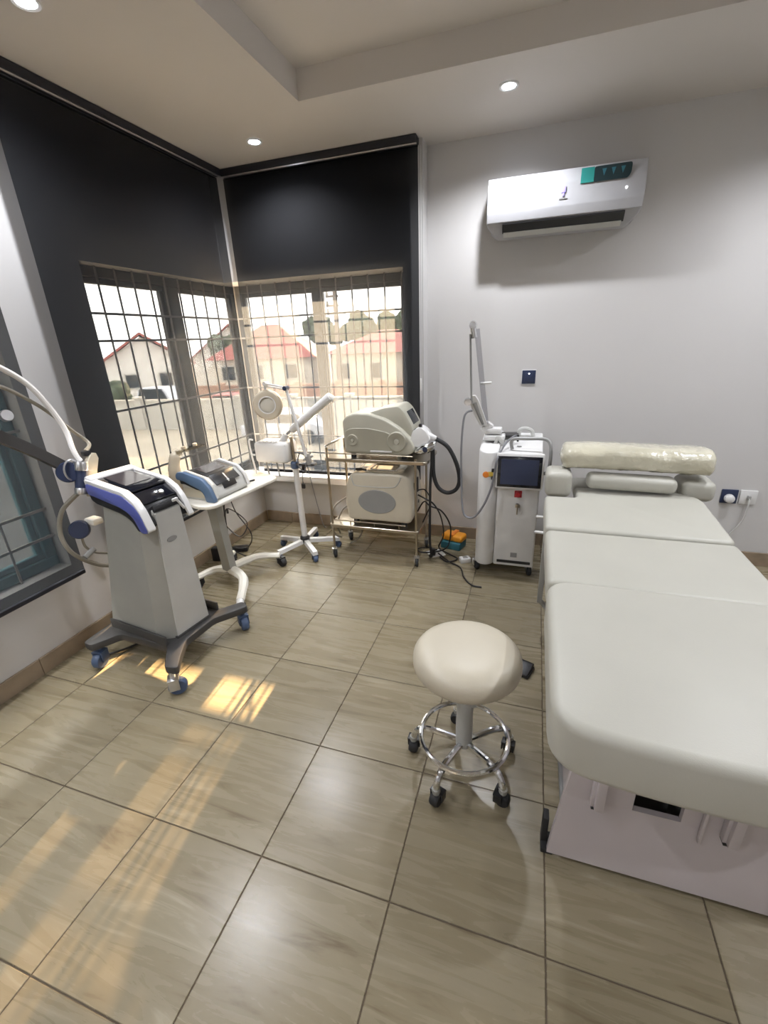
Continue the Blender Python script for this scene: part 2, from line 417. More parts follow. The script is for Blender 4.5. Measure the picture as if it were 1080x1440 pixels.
# windows: frame, sashes, panes and security bars
def window(name, axis, u0, u1, z0, z1, d, bar_d, mull, fmat, vbars, hbars, label):
    """axis 'x': window in the left wall (u = y); axis 'y': in the back wall (u = x). d = frame plane, bar_d = plane of the bars"""
    root = thing(name, label, None); tag(root, kind='structure')
    def B(a, b, c, e, dd, th): return bx(dd - th / 2, dd + th / 2, a, b, c, e, 0.003, 1) if axis == 'x' else bx(a, b, dd - th / 2, dd + th / 2, c, e, 0.003, 1)
    f = 0.05
    obj('frame', join(B(u0, u1, z0, z0 + f, d, 0.07), B(u0, u1, z1 - f, z1, d, 0.07), B(u0, u0 + f, z0 + f, z1 - f, d, 0.07), B(u1 - f, u1, z0 + f, z1 - f, d, 0.07)), fmat, root)
    obj('mullion', B(mull[0], mull[1], z0 + f, z1 - f, d, 0.06), fmat, root)
    for a, b in ((u0 + f, mull[0]), (mull[1], u1 - f)):
        s = 0.028
        obj('sash', join(B(a, b, z0 + f, z0 + f + s, d, 0.03), B(a, b, z1 - f - s, z1 - f, d, 0.03), B(a, a + s, z0 + f + s, z1 - f - s, d, 0.03), B(b - s, b, z0 + f + s, z1 - f - s, d, 0.03)), fmat, root)
        obj('pane', B(a + s, b - s, z0 + f + s, z1 - f - s, d, 0.005), 'glass', root, 0)
    for u in vbars:
        obj('security_bar', cyl((bar_d, u, z0), (bar_d, u, z1), 0.0055, 6) if axis == 'x' else cyl((u, bar_d, z0), (u, bar_d, z1), 0.0055, 6), 'bar', root)
    for z in hbars:
        obj('security_bar', bx(bar_d - 0.004, bar_d + 0.004, u0, u1, z - 0.006, z + 0.006) if axis == 'x' else bx(u0, u1, bar_d - 0.004, bar_d + 0.004, z - 0.006, z + 0.006), 'bar', root, 0)
    return root
HB = (1.605, 1.47, 1.105, 0.735, 0.60)
window('window_1', 'x', LW[0], LW[1], SILL, HEAD, -0.385, -0.325, (2.206, 2.314), 'frame', [1.59 + 0.118 * k for k in range(12)], HB, 'wide dark framed window with security bars behind the long black blind')
window('window_2', 'y', BW[0], BW[1], SILL, HEAD, 2.925, 2.84, (0.325, 0.36), 'frame', [-0.18 + 0.117 * k for k in range(11)], HB, 'sunlit window with security bars behind the blind next to the air conditioner wall')
window('window_3', 'x', NW[0], NW[1], SILL, HEAD, -0.36, -0.30, (0.28, 0.38), 'frame_teal', [0.88 - 0.118 * k for k in range(9)], HB, 'teal framed window behind the blind beside the standing tower machine')
tag(obj('trim_2', bx(BW[0] + .02, BW[1], 2.672, 2.885, SILL - 0.045, SILL + 0.006, 0.004), 'sillw', None), 'white window sill under the back blind', None, kind='structure')
tag(obj('trim_3', bx(-0.35, -0.20, LW[0], LW[1] - .05, SILL - 0.045, SILL + 0.004, 0.004), 'sillw', None), 'white window sill under the long left blind', None, kind='structure')

# ================================================================== BLINDS
def blind(name, axis, u0, u1, d, zb, label, chain_u, sgn):
    """roller blind; axis as for the windows; d = plane of the cloth; sgn = direction into the room"""
    loc = (d, (u0 + u1) / 2, zb) if axis == 'x' else ((u0 + u1) / 2, d, zb)
    t = T(name, label, 'blind', loc, group='black screen roller blinds')
    def B(a, b, c, e, d0, d1, bev=0.0): 
        lo, hi = min(d0, d1), max(d0, d1)
        return bx(lo, hi, a, b, c, e, bev, 1) if axis == 'x' else bx(a, b, lo, hi, c, e, bev, 1)
    t.p('cassette', B(u0, u1, ZC - 0.042, ZC - 0.001, d - sgn * 0.03, d + sgn * 0.035, 0.004), 'darkhead')
    t.p('trim_strip', B(u0, u1, ZC - 0.049, ZC - 0.042, d + sgn * 0.028, d + sgn * 0.036), 'alu', smooth=0)
    # cloth: thin sheet with a faint wave
    bm = bmesh.new(); n = 24; rows = 16; g = []
    for i in range(n + 1):
        u = u0 + (u1 - u0) * i / n; col = []
        for j in range(rows + 1):
            z = zb + (ZC - 0.045 - zb) * j / rows
            dd = d + 0.0022 * math.sin(i * 0.9) * (1 - j / rows) + 0.0015 * math.sin(j * 0.7)
            col.append(bm.verts.new((dd, u, z) if axis == 'x' else (u, dd, z)))
        g.append(col)
    for i in range(n):
        for j in range(rows): bm.faces.new((g[i][j], g[i + 1][j], g[i + 1][j + 1], g[i][j + 1]))
    t.p('cloth', bm, 'fab', smooth=80)
    t.p('bottom_bar', B(u0, u1, zb - 0.012, zb + 0.012, d - 0.007, d + 0.007, 0.004), 'darkhead')
    if chain_u is not None:
        pts = [(d + sgn * .02, chain_u, ZC - .05), (d + sgn * .022, chain_u, 1.3), (d + sgn * .02, chain_u + .004, 1.02), (d + sgn * .02, chain_u + .012, 1.3), (d + sgn * .02, chain_u + .012, ZC - .05)]
        if axis == 'y': pts = [(b, a, c) for a, b, c in pts]
        t.p('bead_chain', tube(pts, 0.0018, 3, 5), 'white')
        c = (d + sgn * .02, chain_u + .006, 1.14) if axis == 'x' else (chain_u + .006, d + sgn * .02, 1.14)
        t.p('chain_weight', box(0.012, 0.012, 0.075, c, 0.004), 'white')
    return t
blind('roller_blind', 'x', 1.252, 2.594, -0.13, 0.432, 'wide black see-through roller blind on the left wall, ending in the room corner', None, 1)
blind('roller_blind', 'x', -0.4, 1.058, -0.13, 0.438, 'black see-through roller blind beside the tower machine, over the teal window frame', None, 1)
blind('roller_blind', 'y', -0.109, 1.158, 2.63, 0.500, 'sunlit black see-through roller blind on the back wall above the steel trolley', 1.166, -1)

# ================================================================== DOWNLIGHTS
LAMPS = [(0.32, 2.334), (1.657, 2.288), (0.262, 1.16), (3.15, 2.05), (0.262, -0.05), (0.3, -1.4), (1.7, -1.9), (3.6, 1.1), (3.6, -0.2)]  # lamps after the left-blind one are unseen, added to brighten the room
LLAB = ['round recessed ceiling spotlight near the corner of the two blinds', 'round recessed ceiling spotlight in front of the air conditioner', 'round recessed ceiling spotlight over the long left blind',
        'unseen round recessed ceiling spotlight added above the wall sockets', 'unseen round recessed ceiling spotlight added above the blind over the teal window frame', 'unseen round recessed ceiling spotlight added at the wall facing the windows, on the blind side',
        'unseen round recessed ceiling spotlight added in the middle of the wall facing the air conditioner', 'unseen round recessed ceiling spotlight added along the right wall, level with the treatment bed', 'unseen round recessed ceiling spotlight added along the right wall, past the foot of the bed']
for k, (x, y) in enumerate(LAMPS):
    t = T('ceiling_spotlight', LLAB[k], 'spotlight', (x, y, ZC), group='recessed ceiling spotlights', local=True)
    t.p('ring', lathe([(0.030, -0.001), (0.042, -0.001), (0.044, -0.005), (0.040, -0.008), (0.030, -0.006), (0.030, -0.001)], 28, cap=False), 'white')
    t.p('diffuser', lathe([(0.0, -0.0015), (0.0295, -0.0015), (0.0295, -0.005), (0.0, -0.0075)], 24), 'lamp')
    L = bpy.data.lights.new('spot', 'SPOT'); L.energy = LAMP_W; L.color = LAMP_COL; L.spot_size = math.radians(150); L.spot_blend = 0.7; L.shadow_soft_size = 0.03
    lo = bpy.data.objects.new('lamp_light', L); COL.objects.link(lo); lo.parent = t.root; lo.location = (0, 0, -0.012)

# ================================================================== AIR CONDITIONER
ac = T('air_conditioner', 'white split air conditioner mounted high on the grey wall', 'air conditioner', (1.93, WY, 1.93))
prof = rounded_poly([(2.789, 1.945), (2.789, 2.205), (2.70, 2.212), (2.625, 2.195), (2.592, 2.13), (2.588, 2.03), (2.60, 1.975), (2.66, 1.925), (2.75, 1.925)], 0.025)
bm = prism(prof, 1.548, 2.312, 'yz', 0.012, 3, 50)
for v in bm.verts:
    if v.co.z < 2.0:
        k = min(1.0, (2.0 - v.co.z) / 0.07); v.co.x = 1.93 + (v.co.x - 1.93) * (1 - 0.13 * k * k)
ac.p('body', bm, 'acw')
ac.p('front_panel', prism(rounded_poly([(2.60, 2.19), (2.584, 2.13), (2.580, 2.03), (2.590, 1.985), (2.602, 1.985), (2.602, 2.19)], 0.006), 1.552, 2.308, 'yz', 0.003, 1, 50), 'acw')
ac.p('air_outlet', prism([(2.590, 1.976), (2.622, 1.938), (2.64, 1.95), (2.605, 1.985)], 1.635, 2.235, 'yz'), 'black', label='black air outlet slot')
ac.p('vane', prism([(2.614, 1.940), (2.634, 1.9205), (2.640, 1.9245), (2.620, 1.944)], 1.64, 2.225, 'yz'), 'lgrey')
ac.p('energy_label', join(bx(2.01, 2.07, 2.577, 2.583, 2.115, 2.178)), 'labelt', smooth=0, label='teal part of the energy label')
ac.p('energy_label', prism(rounded_poly([(2.07, 2.115), (2.07, 2.178), (2.238, 2.178), (2.238, 2.135), (2.225, 2.115)], 0.01), 2.577, 2.583, 'xz'), 'labelk', label='dark part of the energy label')
for k in range(3):
    ac.p('label_mark', prism([(2.105 + .042 * k, 2.165), (2.125 + .042 * k, 2.165), (2.115 + .042 * k, 2.135)], 2.5755, 2.577, 'xz'), 'teal', smooth=0)
ac.p('logo', join(bx(1.922, 1.944, 2.575, 2.582, 2.085, 2.115, .003), bx(1.928, 1.938, 2.575, 2.582, 2.07, 2.083, .002)), 'lilac', label='lilac lit mark')
ac.p('logo_text', bx(1.914, 1.952, 2.577, 2.582, 2.058, 2.063), 'greyp', smooth=0)
for (x, z) in ((2.225, 2.075),):
    ac.p('indicator', lathe([(0.0, 0), (0.0045, 0), (0.0045, 0.003), (0, 0.004)], 12, (x, 2.581, z), (PI / 2, 0, 0)), 'led')

# ================================================================== WALL PLATES
sw = T('wall_switch', 'black square wall switch above the laser machine', 'switch', (1.831, WY, 1.163))
sw.p('plate', bx(1.790, 1.872, 2.781, WY, 1.122, 1.204, 0.003), 'navy')
sw.p('rim', join(bx(1.786, 1.876, 2.786, WY, 1.118, 1.208, 0.002)), 'white')
sw.p('rocker', bx(1.808, 1.854, 2.777, 2.783, 1.135, 1.19, 0.003), 'navy')
sw.p('indicator', lathe([(0, 0), (0.004, 0), (0.004, .003), (0, .003)], 10, (1.832, 2.777, 1.184), (PI / 2, 0, 0)), 'led')
so = T('wall_socket', 'black wall socket with a round white plug behind the treatment bed', 'socket', (3.055, WY, 0.445))
so.p('plate', bx(3.012, 3.098, 2.780, WY, 0.402, 0.490, 0.003), 'navy')
so.p('plug', lathe([(0, 0), (0.024, 0), (0.027, 0.01), (0.024, 0.032), (0.015, 0.038), (0, 0.038)], 20, (3.052, 2.78, 0.438), (PI / 2, 0, 0)), 'white')
s2 = T('wall_socket', 'white wall socket with a thin white cord behind the treatment bed', 'socket', (3.152, WY, 0.445))
s2.p('plate', bx(3.109, 3.196, 2.780, WY, 0.402, 0.490, 0.003), 'white')
s2.p('plug', box(0.016, 0.022, 0.024, (3.152, 2.770, 0.448), 0.003), 'greyp')
s2.p('cord', tube([(3.152, 2.762, 0.446), (3.152, 2.752, 0.40), (3.145, 2.76, 0.30), (3.10, 2.77, 0.2), (3.06, 2.77, 0.1), (3.0, 2.72, 0.006), (2.8, 2.6, 0.006)], 0.004, 6, 6), 'lgrey')

# ================================================================== TREATMENT BED
bed = T('treatment_bed', 'cream vinyl treatment bed with white base and plastic-wrapped head bolster', 'bed', (2.33, 1.2, 0))
BX0, BX1 = 1.957, 2.665
def pad(x0, x1, y0, y1, z0, z1, rc=0.05, rt=0.028, front_curve=0.0, chamfer=None):
    pts = []
    if front_curve:
        nseg = 10
        fr = [(x0 + (x1 - x0) * k / nseg, y0 + front_curve * (2 * k / nseg - 1) ** 2) for k in range(nseg + 1)]
        pts = [(x0, y1)] + fr + [(x1, y1)]
        poly = []
        base = rounded_poly([(x0, y1)] + [fr[0]] + [fr[-1]] + [(x1, y1)], rc, 6)
        poly = []
        for (a, b) in base:
            if b < y0 + front_curve + rc + 1e-6 and x0 + rc * 0.95 < a < x1 - rc * 0.95: continue
            poly.append((a, b))
        # rebuild: back edge corners, then left corner arc, curved front, right corner arc
        out = rounded_poly([(x0, y1), (x0, y0 + front_curve), (x1, y0 + front_curve), (x1, y1)], rc, 6)
        res = []
        for (a, b) in out:
            t_ = (a - x0) / (x1 - x0)
            if b < (y0 + y1) / 2: b -= front_curve * (1 - (2 * t_ - 1) ** 2) 
            res.append((a, b))
        # densify front edge
        dens = []
        for (a, b), (c, d) in zip(res, res[1:] + res[:1]):
            dens.append((a, b))
            if abs(c - a) > 0.3 and b < (y0 + y1) / 2:
                for k in range(1, 10):
                    xx = a + (c - a) * k / 10; t_ = (xx - x0) / (x1 - x0)
                    dens.append((xx, y0 + front_curve - front_curve * (1 - (2 * t_ - 1) ** 2)))
        poly = dens
    else:
        poly = rounded_poly(chamfer or [(x0, y1), (x0, y0), (x1, y0), (x1, y1)], rc, 5)
    bm = prism(poly, z0, z1, 'xy')
    zm = (z0 + z1) / 2
    bevel_sharp(bm, rt, 5, 40, lambda e: abs(e.verts[0].co.z - e.verts[1].co.z) < 1e-5)
    return bm
leg = bed.p('leg_cushion', pad(BX0, BX1, 0.468, 1.128, 0.507, 0.648, 0.085, 0.024, 0.03), 'vinyl')
bed.p('seat_cushion', pad(BX0 + .004, BX1 + .0, 1.138, 1.60, 0.525, 0.630, 0.03, 0.024), 'vinyl')
bk = pad(BX0 + .004, BX1, 0, 0.50, -0.105, 0.0, 0.025, 0.022,
         chamfer=[(BX0 + .004, 0.36), (BX0 + .004, 0), (BX1, 0), (BX1, 0.40), (BX1 - .02, 0.46), (BX1 - .09, 0.50), (BX0 + .15, 0.50), (BX0 + .15, 0.36)])
xf(bk, (0, 1.607, 0.634), (math.radians(4.0), 0, 0))
bed.p('back_cushion', bk, 'vinyl')
# head end: side blocks, neck roll, wrapped bolster
hb = box(0.125, 0.17, 0.13, (BX0 + .065, 2.07, 0.705), 0.03, 4); bed.p('side_cushion', hb, 'vinyl')
hb2 = box(0.15, 0.17, 0.10, (BX1 - .01, 2.16, 0.68), 0.03, 4); bed.p('side_cushion', hb2, 'vinyl')
bed.p('head_plate', bx(BX0 + .15, BX1 - .06, 2.10, 2.30, 0.60, 0.665, 0.02, 3), 'vinyl')
bed.p('neck_roll', box(0.40, 0.10, 0.075, (2.355, 2.075, 0.715), 0.03, 4, (0, 0.02, 0)), 'vinyl')
rings = []; nb = 44; ns = 24; random.seed(3)
for i in range(nb + 1):
    u = i / nb; x = 2.022 + (2.712 - 2.022) * u
    e = min(1.0, min(u, 1 - u) / 0.05); s = math.sqrt(max(0.0, 1 - (1 - e) ** 2)) * 0.96 + 0.04
    ring = []
    for k in range(ns):
        a = 2 * PI * k / ns; ca, sa = math.cos(a), math.sin(a)
        px = math.copysign(abs(ca) ** 0.65, ca) * 0.115 * s; pz = math.copysign(abs(sa) ** 0.8, sa) * 0.062 * s
        w = noise.noise(Vector((x * 14, ca * 3, sa * 3))) * 0.012 + noise.noise(Vector((x * 45, ca * 5, sa * 5))) * 0.008
        px *= 1 + w * 6.5; pz *= 1 + w * 6.5
        ring.append((x, 2.165 + px, 0.822 + pz + 0.004 * math.sin(u * 5)))
    rings.append(ring)
bed.p('wrapped_bolster', loft(rings), 'wrap', smooth=60, label='plump head bolster wrapped in shiny clear plastic')
# base
def tray(x0, x1, y0, y1, z0, z1): return bx(x0, x1, y0, y1, z0, z1)
front = prism([(2.0, 0.02), (2.006, 0.10), (2.03, 0.20), (2.036, 0.405), (2.60, 0.405), (2.605, 0.20), (2.63, 0.10), (2.635, 0.02)], 0.642, 0.662, 'xz', 0.003, 1)
# front panel with a rectangular hand opening: build from slabs
def slab(x0, x1, z0, z1, y0=0.642, y1=0.664, bev=0.0): return bx(x0, x1, y0, y1, z0, z1, bev)
hx0, hx1, hz0, hz1 = 2.200, 2.312, 0.232, 0.318
outl = [(2.004, 0.018), (2.010, 0.10), (2.030, 0.22), (2.052, 0.405)]
bm = bmesh.new()
L_ = [Vector((a, 0, b)) for a, b in outl]
cols = []
zlev = [0.018, 0.10, 0.22, hz0, hz1, 0.405]
def left_x(z):
    for (a, b), (c, d) in zip(outl, outl[1:]):
        if b <= z <= d: return a + (c - a) * (z - b) / (d - b)
    return outl[-1][0]
xsets = lambda z: [left_x(z), hx0, hx1, 4.63 - left_x(z)]
depth = lambda z: 0.640 + 0.03 * max(0.0, min(1.0, (z - 0.10) / 0.12)) if z > 0.10 else 0.640
grid = [[(x, depth(z), z) for x in xsets(z)] for z in zlev]
V_ = [[bm.verts.new(p) for p in row] for row in grid]
for j in range(len(zlev) - 1):
    for i in range(3):
        if i == 1 and abs(zlev[j] - hz0) < 1e-6: continue
        bm.faces.new((V_[j][i], V_[j][i + 1], V_[j + 1][i + 1], V_[j + 1][i]))
r = bmesh.ops.extrude_face_region(bm, geom=bm.faces[:])
bmesh.ops.translate(bm, vec=(0, 0.016, 0), verts=[v for v in r['geom'] if isinstance(v, bmesh.types.BMVert)])
bed.p('base_front_panel', bm, 'bedbase', smooth=25)
for s in (0, 1):
    q = prism([(0.66, 0.018), (0.69, 0.405), (1.85, 0.405), (1.95, 0.018)], 2.055 if s == 0 else 2.565, 2.072 if s == 0 else 2.585, 'yz', 0.004, 1)
    bed.p('base_side_panel', q, 'bedbase')
bed.p('base_floor', bx(2.045, 2.583, 0.68, 1.85, 0.03, 0.06), 'greyp', smooth=0)
bed.p('motor', join(bx(2.22, 2.34, 0.80, 0.98, 0.06, 0.26, 0.02), cyl((2.235, 0.80, 0.27), (2.235, 0.80, 0.36), 0.022), cyl((2.237, 0.76, 0.22), (2.237, 0.76, 0.27), 0.006)), 'greyp')
bed.p('lift_frame', join(bx(2.07, 2.11, 0.70, 1.9, 0.40, 0.52, .004), bx(2.52, 2.56, 0.70, 1.9, 0.40, 0.52, .004), bx(2.11, 2.52, 0.72, 0.78, 0.44, 0.52, .004), bx(2.11, 2.52, 1.7, 1.76, 0.44, 0.52, .004), bx(2.11, 2.52, 1.2, 1.26, 0.44, 0.52, .004)), 'bedbase')
for (x, z0) in ((2.103, 0.236), (2.405, 0.226)):
    bed.p('bracket', join(bx(x, x + .022, 0.635, 0.668, z0, 0.40, .002), bx(x - .008, x + .004, 0.648, 0.668, z0, 0.33, .001)), 'bedbase')
    bed.p('bracket_slot', bx(x - .006, x + .024, 0.645, 0.668, z0 - 0.006, z0, 0), 'blackrub', smooth=0)
bed.p('panel_rib', bx(2.352, 2.36, 0.655, 0.668, 0.19, 0.33, .002), 'bedbase')
for (x, y) in ((2.0, 0.672), (2.62, 0.672), (2.03, 1.9), (2.60, 1.9)):
    bed.p('foot', join(bx(x - .012, x + .022, y - .026, y + .03, 0.0, 0.02, .003), bx(x - .012, x + .004, y - .004, y + .03, 0.02, 0.115, .003)), 'blackrub', label='black rubber corner foot')
bed.p('side_lever', cyl((1.99, 1.93, 0.55), (1.93, 1.95, 0.545), 0.007), 'white')
bed.p('side_lever', cyl((1.99, 1.80, 0.52), (1.925, 1.82, 0.515), 0.007), 'white')
bed.p('side_strut', join(bx(1.962, 1.985, 1.70, 1.735, 0.19, 0.54, .003)), 'mgrey')
bed.p('side_strut', cyl((1.973, 1.717, 0.2), (2.04, 1.75, 0.1), 0.012), 'mgrey')

# ================================================================== STOOL
st = T('rolling_stool', 'round cream vinyl stool with chrome foot ring beside the treatment bed', 'stool', (1.728, 0.875, 0), local=True)
st.p('seat', lathe([(0, 0.408)] + [(0.172 * math.cos(a_) ** 0.42, 0.461 + (0.053 if a_ < 0 else 0.055) * math.copysign(abs(math.sin(a_)) ** 0.85, a_)) for a_ in [math.radians(-88 + 8 * k_) for k_ in range(23)]] + [(0, 0.517)], 56), 'vinyl2', smooth=70)
st.p('seat_plate', lathe([(0, 0.392), (0.07, 0.392), (0.09, 0.408), (0, 0.409)], 24), 'greyp')
st.p('gas_column', lathe([(0, 0.30), (0.014, 0.30), (0.014, 0.395), (0, 0.395)], 20), 'chrome')
st.p('column_sleeve', lathe([(0, 0.10), (0.028, 0.10), (0.029, 0.16), (0.027, 0.24), (0.029, 0.27), (0.026, 0.335), (0.020, 0.35), (0, 0.35)], 20), 'film', label='column still in cloudy protective film')
st.p('film_flap', box(0.03, 0.006, 0.07, (0.030, -0.012, 0.315), 0.002, 1, (0, 0.25, 0.3)), 'film')
st.p('foot_ring', tube([(0.148 * math.cos(2 * PI * k / 40), 0.148 * math.sin(2 * PI * k / 40), 0.135) for k in range(40)], 0.0085, 1, 8, True), 'chrome')
for k in range(5):
    a = math.radians(-110 + 72 * k); c, s = math.cos(a), math.sin(a)
    st.p('leg', tube([(0.02 * c, 0.02 * s, 0.112), (0.10 * c, 0.10 * s, 0.122), (0.145 * c, 0.145 * s, 0.118), (0.172 * c, 0.172 * s, 0.098), (0.182 * c, 0.182 * s, 0.062)], 0.0115, 5, 10), 'chrome')
    caster(st, 0.182 * c, 0.182 * s, 0.024, 0.03, a + PI / 2 + 0.4 * k, top=0.066, fork='black', wheel='blackrub')
    st.p('caster_cap', lathe([(0, 0.052), (0.012, 0.05), (0.0145, 0.06), (0.0135, 0.07), (0, 0.072)], 14, (0.182 * c, 0.182 * s, 0)), 'mgrey')
pd = T('foot_pedal', 'small black wedge foot pedal on the floor beyond the stool', 'pedal', (1.893, 1.425, 0), -0.35, local=True)
pd.p('base', box(0.13, 0.085, 0.014, (0, 0, 0.007), 0.004), 'blackrub')
pd.p('treadle', prism([(-0.042, 0.014), (0.042, 0.014), (0.042, 0.030), (0.03, 0.034), (-0.042, 0.018)], -0.06, 0.06, 'yz', 0.003), 'black')

# ================================================================== TOWER MACHINE
tw = T('body_contouring_tower', 'grey wheeled tower machine with slanted touchscreen and violet blue rail', 'machine', (0.19, 1.165, 0), math.radians(-8), local=True)
def ring6(z, xb, xf_, y, ch, yf=None):
    return [(xb, -y, z), (xf_ - ch * 1.3, -y, z), (xf_ - ch * .9, -y + ch * .3, z), (xf_, -y + ch, z), (xf_, y - ch, z), (xf_ - ch * .9, y - ch * .3, z), (xf_ - ch * 1.3, y, z), (xb, y, z)]
bm = loft([ring6(0.125, -0.215, 0.185, 0.150, 0.055), ring6(0.45, -0.15, 0.188, 0.126, 0.05), ring6(0.76, -0.095, 0.188, 0.104, 0.045), ring6(0.825, -0.09, 0.12, 0.10, 0.03)])
tw.p('body', bm, 'mgrey', smooth=20)
fp = loft([[(0.190 - .0, -0.094, 0.145), (0.190, 0.094, 0.145), (0.180, 0.094, 0.145), (0.180, -0.094, 0.145)],
           [(0.194, -0.062, 0.765), (0.194, 0.062, 0.765), (0.182, 0.062, 0.765), (0.182, -0.062, 0.765)]])
tw.p('front_panel', fp, 'lgrey', smooth=0, label='pale flat front panel')
lg = prism(ellipse(0.0, 0.0, 0.026, 0.012), -0.001, 0.002, 'yz'); xf(lg, (0.1935, -0.012, 0.63), (0, 0, 0))
bmesh.ops.transform(lg, matrix=Matrix.Identity(4), verts=lg.verts[:])
tw.p('badge', lg, 'greyp', label='small oval badge')
# head: slanted console with rails on both sides
def sl(x): return 0.897 - (x + 0.16) * 0.165       # top line of the console
rail_top = [(-0.14, 0.888), (0.10, sl(0.10)), (0.155, 0.820), (0.185, 0.780), (0.212, 0.70)]
rail_bot = [(0.165, 0.695), (0.140, 0.755), (0.112, 0.780), (0.07, 0.798), (-0.14, 0.838)]
tw.p('console', prism(rounded_poly([(-0.145, 0.882), (0.105, 0.840), (0.16, 0.80), (0.195, 0.71), (0.15, 0.71), (0.07, 0.78), (-0.145, 0.82)], 0.015), -0.10, 0.10, 'xz', 0.004), 'black')
for s in (-1, 1):
    a, b = (-0.128, -0.102) if s < 0 else (0.102, 0.118)
    rl = tw.p('side_rail', prism(rounded_poly(rail_top + rail_bot, 0.02), a, b, 'xz', 0.005), 'blue' if s < 0 else 'offwhite', label='violet blue side rail' if s < 0 else None)
    tw.p('rail_underside', prism(rounded_poly([(-0.138, 0.845), (0.07, 0.805), (0.115, 0.785), (0.145, 0.755), (0.165, 0.70), (0.140, 0.70), (0.118, 0.738), (0.09, 0.756), (0.05, 0.77), (-0.10, 0.795), (-0.13, 0.81)], 0.01), (-0.122 if s < 0 else 0.098), (-0.098 if s < 0 else 0.112), 'xz', 0.003), 'black')
    up = [(x - 0.004, z + 0.016) for x, z in rail_top]
    tw.p('rail_cap', prism(rounded_poly([(-0.142, 0.876)] + up[:1] + up[1:-1] + [(0.216, 0.71), (0.205, 0.70)] + [(0.173, 0.775), (0.148, 0.808), (0.09, sl(.09) - .006)], 0.010), (-0.124 if s < 0 else 0.088), (-0.088 if s < 0 else 0.114), 'xz', 0.004), 'white')
tw.p('rear_cap', box(0.05, 0.226, 0.026, (-0.130, -0.004, 0.898), 0.01, 3, (0, 0.16, 0)), 'white')
sc_ = box(0.225, 0.172, 0.008, (0.0, 0, 0.0), 0.003); xf(sc_, (-0.008, 0, sl(-0.008) + 0.006), (0, 0.164, 0)); s0 = tw.p('touchscreen', sc_, 'screen')
sc_ = box(0.145, 0.125, 0.002, (0, 0, 0)); xf(sc_, (-0.03, 0, sl(-0.03) + 0.0115), (0, 0.164, 0)); tw.p('display_area', sc_, 'screen2', parent=s0, smooth=0)
sc_ = box(0.07, 0.172, 0.008, (0, 0, 0), 0.003); xf(sc_, (0.130, 0, 0.829), (0, 0.62, 0)); tw.p('front_strip', sc_, 'screen')
sc_ = box(0.012, 0.13, 0.03, (0, 0, 0), 0.004); xf(sc_, (0.186, 0, 0.785), (0, -0.2, 0)); tw.p('slot', sc_, 'black')
tw.p('button', lathe([(0, 0), (0.012, 0), (0.010, 0.004), (0, 0.005)], 16, (0.135, 0.03, 0.832), (0, 0.62, 0)), 'alu')
for y in (0.066,):
    tw.p('clip', join(box(0.01, 0.012, 0.07, (0.194, y, 0.772), 0.003, 1, (0.5, -0.1, 0)), box(0.01, 0.03, 0.014, (0.192, y - .02, 0.795), 0.003)), 'white')
# base
bp_ = [(-0.235, -0.15), (-0.21, -0.30), (-0.15, -0.30), (-0.10, -0.185), (0.19, -0.16), (0.30, -0.265), (0.36, -0.245), (0.31, -0.19), (0.235, -0.09), (0.225, 0.09), (0.27, 0.17), (0.31, 0.245), (0.25, 0.27), (0.19, 0.17), (-0.10, 0.18), (-0.15, 0.29), (-0.21, 0.29), (-0.235, 0.15)]
tw.p('base', prism(rounded_poly(bp_, 0.02), 0.112, 0.150, 'xy', 0.006), 'dgrey', label='dark grey four-legged base')
for s in (-1, 1): tw.p('base_skirt', bx(-0.20, 0.19, -0.162 if s < 0 else 0.15, -0.15 if s < 0 else 0.162, 0.105, 0.195, .004), 'dgrey')
tw.p('base_skirt', bx(0.17, 0.195, -0.10, 0.10, 0.125, 0.16, .004), 'dgrey')

for (x, y, a) in ((-0.17, -0.272, 0.3), (0.325, -0.240, 2.4), (0.272, 0.235, 1.0), (-0.17, 0.262, 0.8)):
    caster(tw, x, y, 0.040, 0.036, a, top=0.118, fork='alu' if x > 0.3 else 'castblue', wheel='castblue')
# side applicators, hoses and articulated arm (given in world coordinates via the inverse of the root)
inv = (Matrix.Translation((0.19, 1.165, 0)) @ Matrix.Rotation(math.radians(-8), 4, 'Z')).inverted()
def Wp(p): return inv @ Vector(p)
def W(pts): return [tuple(Wp(p)) for p in pts]
def disc(c, r, th, nrm):
    bm_ = lathe([(0, 0), (r * .9, 0), (r, th * .25), (r, th * .75), (r * .9, th), (0, th)], 26)
    q = Vector(nrm).normalized().to_track_quat('Z', 'Y')
    bmesh.ops.transform(bm_, matrix=Matrix.Translation(Wp(c)) @ Matrix.Rotation(math.radians(8), 4, 'Z') @ q.to_matrix().to_4x4(), verts=bm_.verts[:])
    return bm_
armp = [(-0.05, 1.085, 0.935), (-0.065, 0.95, 1.062), (-0.075, 0.82, 1.165), (-0.08, 0.68, 1.26)]
bm = loft([[tuple(Wp((p[0] + dx, p[1], p[2] + dz))) for dx, dz in ((-.016, -.030), (.016, -.030), (.016, .026), (-.016, .026))] for p in spline(armp, 4)])
tw.p('articulated_arm', bm, 'dgrey', smooth=20, label='dark articulated arm reaching past the blind')
tw.p('arm_knob', disc((-0.04, 0.885, 1.205), 0.022, 0.03, (1, -.2, .2)), 'alu')
tw.p('arm_joint', disc((-0.04, 1.06, 0.935), 0.045, 0.03, (0.9, -0.75, 0.2)), 'navy')
tw.p('joint_ring', tube(W([(-0.012 + 0.03 * 0, 1.06 + 0.046 * math.cos(2 * PI * k / 20) * .8, 0.945 + 0.046 * math.sin(2 * PI * k / 20)) for k in range(20)]), 0.004, 1, 6, True), 'alu')
